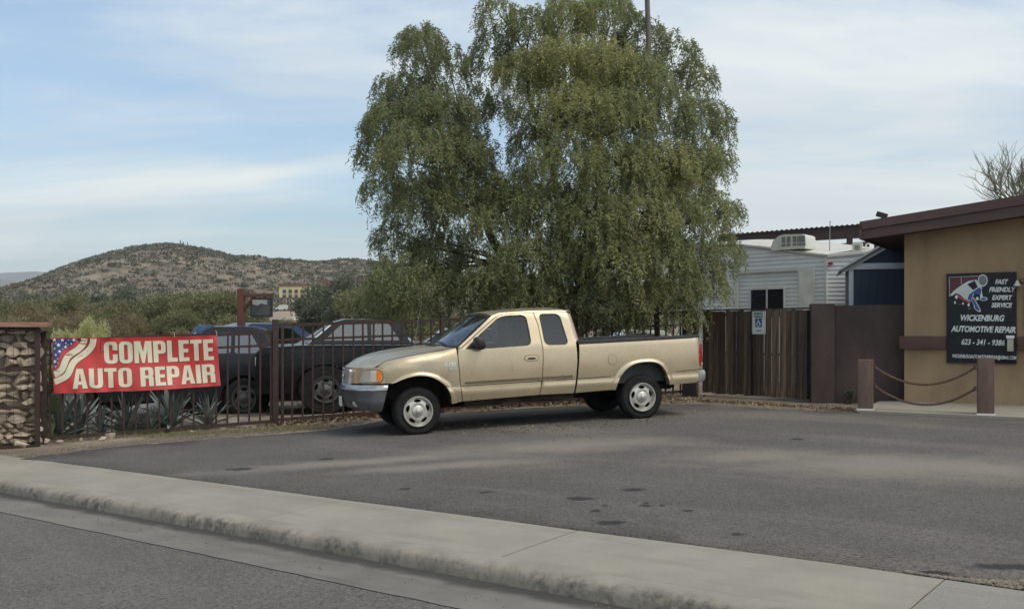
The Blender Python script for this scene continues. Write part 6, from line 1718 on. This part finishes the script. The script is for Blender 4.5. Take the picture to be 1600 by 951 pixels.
# ------------------------------------------------------------------ hanging sign post
M['sign_post'] = mat('red_brown_post', (.15, .055, .035), (.11, .04, .028), 3, .8, bump=.3, stretch=(4, 4, .6))
def gallows():
    Y = 23; b = P(377, 515, Y); z0 = land(b.x, Y); s = Y / F
    T = empty('sign_post', (b.x, Y, z0), R(-8)); tag(T, 'red brown timber post with crossbeam for the hanging sign', 'post')
    zt = P(377, 451, Y).z - z0; w = .075
    MB().box(-w, w, -w, w, 0, zt, .01).build('upright', M['sign_post'], T, smooth=30)
    MB().box(w, w + .72, -.05, .05, zt - .20, zt - .12, .008).build('crossbeam', M['sign_post'], T, smooth=30)
    MB().tube([(w, 0, zt - .5), (w + .26, 0, zt - .17)], .04, 6).build('brace', M['sign_post'], T)
    S_ = empty('hanging_sign', (b.x, Y, z0), R(-8)); tag(S_, 'dark hanging sign panel in a black frame swinging from the timber post', 'sign')
    zb, z1 = P(400, 495, Y).z - z0, P(400, 465, Y).z - z0
    m4 = Matrix.Rotation(R(3), 4, 'Y')
    MB().box(.26, .76, -.02, .02, zb + .02, z1).build('board', mat('slate_board', (.05, .052, .05), (.09, .09, .085), 4, .6), S_)
    MB().box(.24, .78, -.03, .03, z1 - .04, z1).box(.24, .78, -.03, .03, zb, zb + .04).box(.24, .28, -.03, .03, zb + .04, z1 - .04).box(.74, .78, -.03, .03, zb + .04, z1 - .04).build('frame', M['black'], S_)
    MB().prism([(.29, z1 - .05), (.66, z1 - .05), (.66, z1 - .17), (.50, z1 - .14), (.42, z1 - .19), (.29, z1 - .16)], -.026, -.021).build('pale_print', mat('pale_print', (.42, .41, .36), None, 6, .6), S_)
    for x in (.36, .62): MB().tube([(x, 0, z1), (x, 0, zt - .16)], .015, 5).build('hanger', M['black'], S_)
gallows()

# ------------------------------------------------------------------ far things: bank, hotel, hill, mountains
def hotel():
    Y = 330; s = Y / F; T = empty('hotel_building', P(438, 490, Y), R(-4)); tag(T, 'far four storey hotel, yellow above and brown below, under the hill', 'building')
    W = 52 * s; H0 = 0; zt = (490 - 447) * s; zm = (490 - 465) * s
    my = mat('hotel_yellow', (.62, .55, .30), None, .2, .8, vec='Object'); mb_ = mat('hotel_brown', (.17, .10, .075), None, .2, .8); mw = mat('hotel_window', (.22, .21, .18), None, 1, .3); mt = mat('hotel_trim', (.66, .62, .45), None, .3, .8)
    MB().box(0, W, 0, 14, -4, zm).build('lower_wall', mb_, T); MB().box(-.3, W + .3, -.3, 14, zm, zt).build('upper_wall', my, T); MB().box(-.6, W + .6, -.6, 14.5, zt, zt + .8).build('parapet', mb_, T)
    for r, py in enumerate((455, 463, 470, 478)):
        for c in range(5):
            x = W * (.14 + .18 * c); z = (490 - py) * s
            f = MB().box(x - .62, x + .62, -.55 if r < 2 else -.2, -.3 if r < 2 else 0, z - .62, z + .62).build('window', mt if r >= 2 else mw, T)
            MB().box(x - .42, x + .42, -.62 if r < 2 else -.27, -.56 if r < 2 else -.21, z - .42, z + .42).build('pane', M['glass_dark'], f)
    MB().box(W + .4, W + 5, 3, 14, -4, zt + 1.6).build('stair_tower', mb_, T); MB().box(W + .0, W + 24, 3, 14, zt + 1.6, zt + 2.2).build('tower_roof', mb_, T)
    MB().box(W + 5.2, W + 24, 4, 14, -4, zt - .3).build('side_wing', mat('hotel_wing', (.52, .50, .44), None, .2, .8), T)
    for z in (1.0, 3.2, 5.2): MB().box(W + 1.2, W + 2.8, 2.8, 2.98, z + 1.5, z + 2.7).build('window', mt, T)
    p = P(460, 498, 300); L_ = empty('light_pole', p); tag(L_, 'slim white light pole in front of the far hotel', 'pole')
    MB().tube([(0, 0, -3), (0, 0, (498 - 470) * .2)], .22, 6).box(-.8, .8, -.2, .2, 5.5, 5.7).build('shaft', M['white'], L_)
    v = P(437, 484.5, 318); V_ = empty('parked_van', v); V_.scale = (.75, .75, .75); tag(V_, 'tiny white van parked beside the far hotel', 'van')
    MB().prism([(-1.9, .3), (3.2, .3), (3.2, 2.0), (2.9, 2.3), (-.2, 2.3), (-1.0, 1.3), (-1.9, 1.1)], 0, 1.9).build('body', M['white_paint'], V_)
    for x in (-.9, 2.2): MB().lathe([(.001, -.05), (.4, -.05), (.4, .2)], 12, 'y', (x, 0, .3)).build('wheel', M['rubber'], V_)
    return T
hotel()
def hill_mat():
    m, nt, N, L, B = nodes('desert_hillside')
    v = coords(N, L, 'World')
    c = mixc(N, L, rng(N, L, noise(N, L, .035, 8, .6, v), .38, .62), (.195, .155, .118), (.275, .22, .162))
    c = mixc(N, L, rng(N, L, noise(N, L, .13, 8, .7, v), .46, .62), c, (.115, .105, .078))
    c = mixc(N, L, rng(N, L, noise(N, L, .02, 5, .6, v), .56, .68), c, (.32, .265, .20))
    L.new(c, B.inputs['Base Color']); B.inputs['Roughness'].default_value = 1; B.inputs['Specular IOR Level'].default_value = .1
    bp = N.new("ShaderNodeBump"); bp.inputs['Strength'].default_value = 1; bp.inputs['Distance'].default_value = 1.5
    L.new(noise(N, L, .25, 9, .7, v), bp.inputs['Height']); L.new(bp.outputs[0], B.inputs['Normal'])
    return m
M['hill'] = hill_mat()
RID = [(-200, 470), (-60, 458), (0, 457), (40, 447), (62, 438), (100, 421), (150, 404), (200, 391), (240, 384), (265, 382.5), (285, 384.5), (330, 396), (380, 408), (420, 413), (470, 415), (500, 414.5), (540, 410), (580, 411), (640, 416), (720, 430), (800, 440), (1000, 450), (1200, 455), (1600, 470), (1900, 480)]
from mathutils import noise as mnoise
YR = 760.0
def hill_z(x, y):
    """ground of the hills: a ridge at YR falling towards the town, with gullies"""
    px = CX + x / y * F if y > 0 else 0
    pr = CX + (x * .2 + x / y * YR * .8) / YR * F
    top = ZC - (interp(RID, pr) - HY) / F * YR
    t = (y - 330) / (YR - 330); t = max(0, t)
    k = min(1, t)
    prof = sm(0, 1, k) * .55 + k * .45 if t <= 1 else max(0, 1 - (t - 1) * .5)
    base = 6.0
    z = base + (top - base) * prof
    nz = mnoise.fractal(Vector((x * .012, y * .008, 3.1)), 1.0, 2.0, 5) * 4 + mnoise.fractal(Vector((x * .05, y * .05, 1.1)), 1.0, 2.0, 3) * 1.6
    spur = 26 * math.exp(-((x + 178) / 60) ** 2 - ((y - 520) / 110) ** 2) * .55
    return z + nz * min(1, k * 3) * (1 - .75 * sm(.75, 1, k)) + spur
def build_hill():
    xs = np.concatenate([np.arange(-760, 260, 8.), np.arange(260, 1100, 40.)]); ys = np.concatenate([np.arange(330, 800, 9.), np.arange(800, 1500, 60.)])
    V = np.array([(x, y, hill_z(x, y) - (8 if y < 331 else 0)) for y in ys for x in xs]); W = len(xs)
    I, J = np.meshgrid(np.arange(W - 1), np.arange(len(ys) - 1)); a = (J * W + I).ravel()
    tag(obj('hill', np_mesh('hill', V, np.stack([a, a + 1, a + W + 1, a + W], 1), M['hill'], smooth=True)), kind='structure')
    # scrub: clumps of blades, uncountable at this distance
    rs = np.random.RandomState(8); B = []; D = []; L_ = []; TT = []
    n = 16000; cnt = 0
    while cnt < n:
        y = rs.uniform(335, 775); px = rs.uniform(-40, 720); x = (px - CX) / F * y
        d = mnoise.noise(Vector((x * .02, y * .02, 9))) + .5 * mnoise.noise(Vector((x * .006, y * .006, 2)))
        if rs.rand() > .62 + .5 * d: continue
        z = hill_z(x, y); h = .5 + 1.2 * rs.rand() ** 1.8; k = 8
        u = unit(rs.normal(size=(k, 3))); u[:, 2] = np.abs(u[:, 2])
        B.append(np.array([x, y, z - .2]) + u * np.array([h * .7, h * .7, h * .35])); D.append(u + rs.normal(0, .6, (k, 3)) + np.array([0, 0, .5])); L_.append(np.full(k, h)); TT.append(np.full(k, rs.rand())); cnt += 1
    B = np.concatenate(B); D = np.concatenate(D); L_ = np.concatenate(L_); TT = np.concatenate(TT)
    V, Q = leaves(B, D, L_, L_ * .62, rs)
    m = leafmat('hill_scrub', (.080, .080, .055), (.115, .112, .075), (.16, .15, .10), .1)
    tag(obj('hill_scrub', np_mesh('hill_scrub', V, Q, m, np.repeat(TT, 4))), 'grey green desert scrub scattered over the hill slopes', 'scrub', kind='stuff')
    # boulder outcrops on the spur
    rk = MB()
build_hill()
M['saguaro'] = mat('saguaro_green', (.085, .095, .06), None, .5, .9)
def saguaro(px, hpx, arm):
    y = YR - 6; x = (px - CX) / F * y; z = hill_z(x, y) - .5; h = hpx / F * y
    T = empty('saguaro', (x, y, z), arm); tag(T, 'saguaro cactus standing on the hill ridge against the sky', 'cactus', 'saguaros on the ridge')
    r = .42; MB().tube([(0, 0, 0), (0, 0, h * .7), (0, 0, h * .97), (0, 0, h)], [r, r, r * .8, r * .2], 7).build('stem', M['saguaro'], T, smooth=60)
    if arm:
        MB().tube([(0, 0, h * .45), (1.3, 0, h * .5), (1.5, 0, h * .62), (1.5, 0, h * .85)], [.3, .3, .3, .12], 6).build('arm', M['saguaro'], T, smooth=60)
for i, (px, h) in enumerate(((282, 9), (286, 7), (293, 9), (304, 6), (338, 8), (358, 7), (382, 9), (401, 9), (432, 7), (499, 9), (562, 6), (579, 10))): saguaro(px, h, (.5 + i) if i % 2 else 0)
def mountains():
    m = mat('far_mountain', (.16, .15, .145), (.20, .185, .17), .002, 1, vec='Object')
    for (Y, prof, nm) in ((2600, [(-300, 452), (-100, 440), (0, 436), (40, 440), (90, 443), (160, 448), (260, 460)], 'mountain'), (4200, [(-400, 440), (-150, 430), (-20, 428), (0, 427), (30, 425), (60, 424), (85, 426), (120, 431), (200, 440), (330, 452)], 'mountain')):
        V = []; Fc = []; pxs = np.arange(prof[0][0], prof[-1][0], 6.)
        for i, px in enumerate(pxs):
            y = interp(prof, px) + mnoise.noise(Vector((px * .05, Y, 0))) * 1.6; p = P(px, y, Y)
            V += [(p.x, p.y - 500, -20), (p.x, p.y - 160, p.z * .55), (p.x, p.y, p.z), (p.x, p.y + 400, -20)]
        for i in range(len(pxs) - 1):
            for k in range(3): Fc.append((i * 4 + k, (i + 1) * 4 + k, (i + 1) * 4 + k + 1, i * 4 + k + 1))
        tag(obj(nm, mesh(nm, V, Fc, m, 60)), kind='structure')
mountains()
# tan graded bank below the hotel
def bank():
    V = []; Fc = []; pts = [(420, 488, 320), (436, 486, 316), (470, 486, 316), (510, 488, 318), (560, 490, 322), (620, 492, 326)]
    for px, py, Y in pts:
        a = P(px, py, Y); b = P(px, 512, Y - 45); V += [(b.x, b.y, b.z - 3), tuple(a), (a.x, a.y + 40, a.z + .2)]
    for i in range(len(pts) - 1):
        for k in range(2): Fc.append((i * 3 + k, (i + 1) * 3 + k, (i + 1) * 3 + k + 1, i * 3 + k + 1))
    tag(obj('graded_bank', mesh('graded_bank', V, Fc, mat('tan_bank', (.33, .25, .19), (.28, .21, .16), .06, 1), 60, True)), kind='structure')
bank()
def bare_tree():
    Y = 24; b = P(1600, 480, Y); z0 = land(b.x, Y); T = empty('bare_tree', (b.x, Y, z0)); tag(T, 'leafless grey green tree with upright twigs behind the shop roof', 'tree')
    rr = random.Random(77); mb = MB(); tw2 = MB()
    c = P(1600, 330, Y) - Vector((b.x, Y, z0)); limb(mb, (0, 0, -.2), c, .16, .10, n=6, seed=1)
    def grow(p, d, L, r, depth):
        n = 4; pts = [p]; q = p.copy(); dd = d.copy()
        for i in range(n):
            dd = (dd + Vector((rr.uniform(-.22, .22), rr.uniform(-.22, .22), rr.uniform(-.04, .16)))).normalized(); q = q + dd * L / n; pts.append(q.copy())
        (mb if r > .018 else tw2).tube(pts, [r * (1 - .55 * i / n) for i in range(n + 1)], 5 if r > .018 else 4, False)
        if depth <= 0: return
        for k in range(4 if depth > 1 else 5):
            s = pts[rr.randrange(1, n + 1)]; nd = (dd + Vector((rr.uniform(-1, 1), rr.uniform(-1, 1), rr.uniform(-.35, .7))) * .75).normalized(); grow(s, nd, L * rr.uniform(.6, .85), r * .58, depth - 1)
    for k in range(9):
        a = k * .7 + rr.uniform(-.2, .2); grow(c + Vector((0, 0, -.1)), Vector((math.cos(a) * .8, math.sin(a) * .8, rr.uniform(.35, 1.0))).normalized(), rr.uniform(.7, .95), .032, 3)
    mt = mat('pale_green_bark', (.26, .26, .18), (.19, .19, .13), 3, .9)
    mb.build('trunk', mt, T, smooth=60, fix=False); tw2.build('twigs', mt, T, fix=False)
bare_tree()

# ------------------------------------------------------------------ litter, gravel, grass
M['leaf_litter'] = leafmat('leaf_litter', (.10, .065, .04), (.19, .13, .075), (.33, .26, .15), 0)
M['pebble'] = mat('pebbles', (.23, .19, .145), (.15, .125, .10), 12, .95)
def scatter(name, label, cat, n, sample, size, m, seed, flat=.3, tint=True):
    rs = np.random.RandomState(seed); B = []; 
    for _ in range(n):
        p = sample(rs)
        if p is not None: B.append(p)
    B = np.array(B); k = len(B); D = rs.normal(size=(k, 3)) * np.array([1, 1, flat])
    L_ = rs.uniform(size[0], size[1], k); V, Q = leaves(B + np.array([0, 0, .006]), D, L_, L_ * rs.uniform(.35, .7, k), rs)
    tag(obj(name, np_mesh(name, V, Q, m, np.repeat(rs.rand(k), 4))), label, cat, kind='stuff')
def along(rs, pts, spread):
    i = rs.randint(len(pts) - 1); a = G(*pts[i]); b = G(*pts[i + 1]); p = a.lerp(b, rs.rand()); x = p.x + rs.normal(0, spread); y = p.y + rs.normal(0, spread); return (x, y, zp(x, y))
scatter('leaf_litter', 'dry brown leaf litter along the foot of the iron fence', 'leaf litter', 7000, lambda rs: along(rs, [(440, 664), (520, 655), (600, 645), (720, 636), (830, 630), (920, 626), (1060, 624)], .38), (.03, .10), M['leaf_litter'], 1, .5)
scatter('leaf_litter', 'dry leaves strewn on the asphalt around the gold pickup', 'leaf litter', 1300, lambda rs: along(rs, [(640, 668), (760, 668), (830, 668), (890, 668), (980, 658), (1100, 640)], .5), (.015, .05), M['leaf_litter'], 2, .15)
scatter('leaf_litter', 'brown mulch and dry leaves at the foot of the plank gate', 'leaf litter', 2600, lambda rs: along(rs, [(1060, 626), (1120, 627), (1200, 632), (1290, 638), (1330, 641)], .16), (.02, .07), M['leaf_litter'], 3, .4)
PEB = [rock_mesh('pebble', 300 + i, M['pebble'], 9, .6) for i in range(3)]
def pebbles(name, label, n, sample, size, seed):
    """many small stones merged in one mesh"""
    rs = np.random.RandomState(seed); V = []; Q = []; b = 0
    oct_ = np.array([(1, 0, 0), (-1, 0, 0), (0, 1, 0), (0, -1, 0), (0, 0, 1), (0, 0, -.6)]); tri = np.array([(0, 2, 4), (2, 1, 4), (1, 3, 4), (3, 0, 4), (2, 0, 5), (1, 2, 5), (3, 1, 5), (0, 3, 5)])
    for _ in range(n):
        p = sample(rs)
        if p is None: continue
        s = rs.uniform(*size); V.append(np.array(p) + oct_ * rs.uniform(.6, 1.25, (6, 3)) * np.array([s, s * rs.uniform(.6, 1), s * .6])); Q.append(tri + b); b += 6
    tag(obj(name, np_mesh(name, np.concatenate(V), np.concatenate(Q), M['pebble'])), label, 'gravel', kind='stuff')
pebbles('gravel', 'small gravel on the dirt strip between fence and asphalt', 3500, lambda rs: along(rs, [(40, 712), (163, 696), (327, 681), (500, 667), (560, 656)], .17), (.006, .022), 4)
pebbles('gravel', 'pale gravel strip in front of the plank gate', 3000, lambda rs: along(rs, [(1060, 628), (1200, 636), (1340, 643)], .14), (.006, .022), 5)
def gutter_pt(rs):
    u = rs.uniform(-14, 2); n = N_GUT + .15 + abs(rs.normal(0, .25)); x, y = xy(u, n); return (x, y, uz(u) - .108) if n < 5.3 else None
pebbles('gravel', 'grit and little stones lying in the gutter', 420, gutter_pt, (.003, .012), 6)
def corner_pt(rs):
    u = rs.uniform(-1.9, 1.3); n = N_EDGE + .02 + rs.rand() * .5 * max(0.05, 1 - ((u - .1) / 1.75) ** 2); x, y = xy(u, n); return (x, y, zp(x, y))
pebbles('gravel', 'loose gravel in the broken asphalt corner beside the ribbed slab', 2600, corner_pt, (.006, .026), 7)
def grass(label, pts, n, spread, h, m, seed):
    rs = np.random.RandomState(seed); B = np.array([along(rs, pts, spread) for _ in range(n)]); D = rs.normal(size=(n, 3)) * .5 + np.array([0, 0, 1.0])
    V, Q = leaves(B, D, rs.uniform(h * .5, h, n), rs.uniform(.004, .009, n), rs); tag(obj('grass', np_mesh('grass', V, Q, m, np.repeat(rs.rand(n), 4))), label, 'grass', kind='stuff')
M['dry_grass'] = leafmat('dry_grass', (.13, .14, .06), (.22, .20, .10), (.34, .29, .17), .2)
grass('thin dry grass on the dirt strip below the iron fence', [(230, 683), (327, 677), (430, 671), (490, 668)], 4200, .16, .07, M['dry_grass'], 9)
grass('dry weeds under the fence behind the agaves', [(90, 688), (200, 680), (330, 668)], 1800, .3, .12, M['dry_grass'], 10)
shrub(1326, 608, 18.6, 10, 10, M['grey_leaf'], 66, 'small grey green weed at the foot of the brown wall', 900, (.05, .02), 'weed', 6)
# ------------------------------------------------------------------ the air between here and the hills
def build_haze():
    m = bpy.data.materials.new('haze'); m.use_nodes = True; N = m.node_tree.nodes; N.clear()
    out = N.new("ShaderNodeOutputMaterial"); pv = N.new("ShaderNodeVolumePrincipled"); pv.inputs['Color'].default_value = (.80, .88, .95, 1); pv.inputs['Density'].default_value = .00013
    m.node_tree.links.new(pv.outputs[0], out.inputs['Volume'])
    b = MB().box(-6000, 6000, -3500, 5600, -60, 330); tag(b.build('haze', m), 'thin pale air softening the far hills', 'haze', kind='stuff')
build_haze()
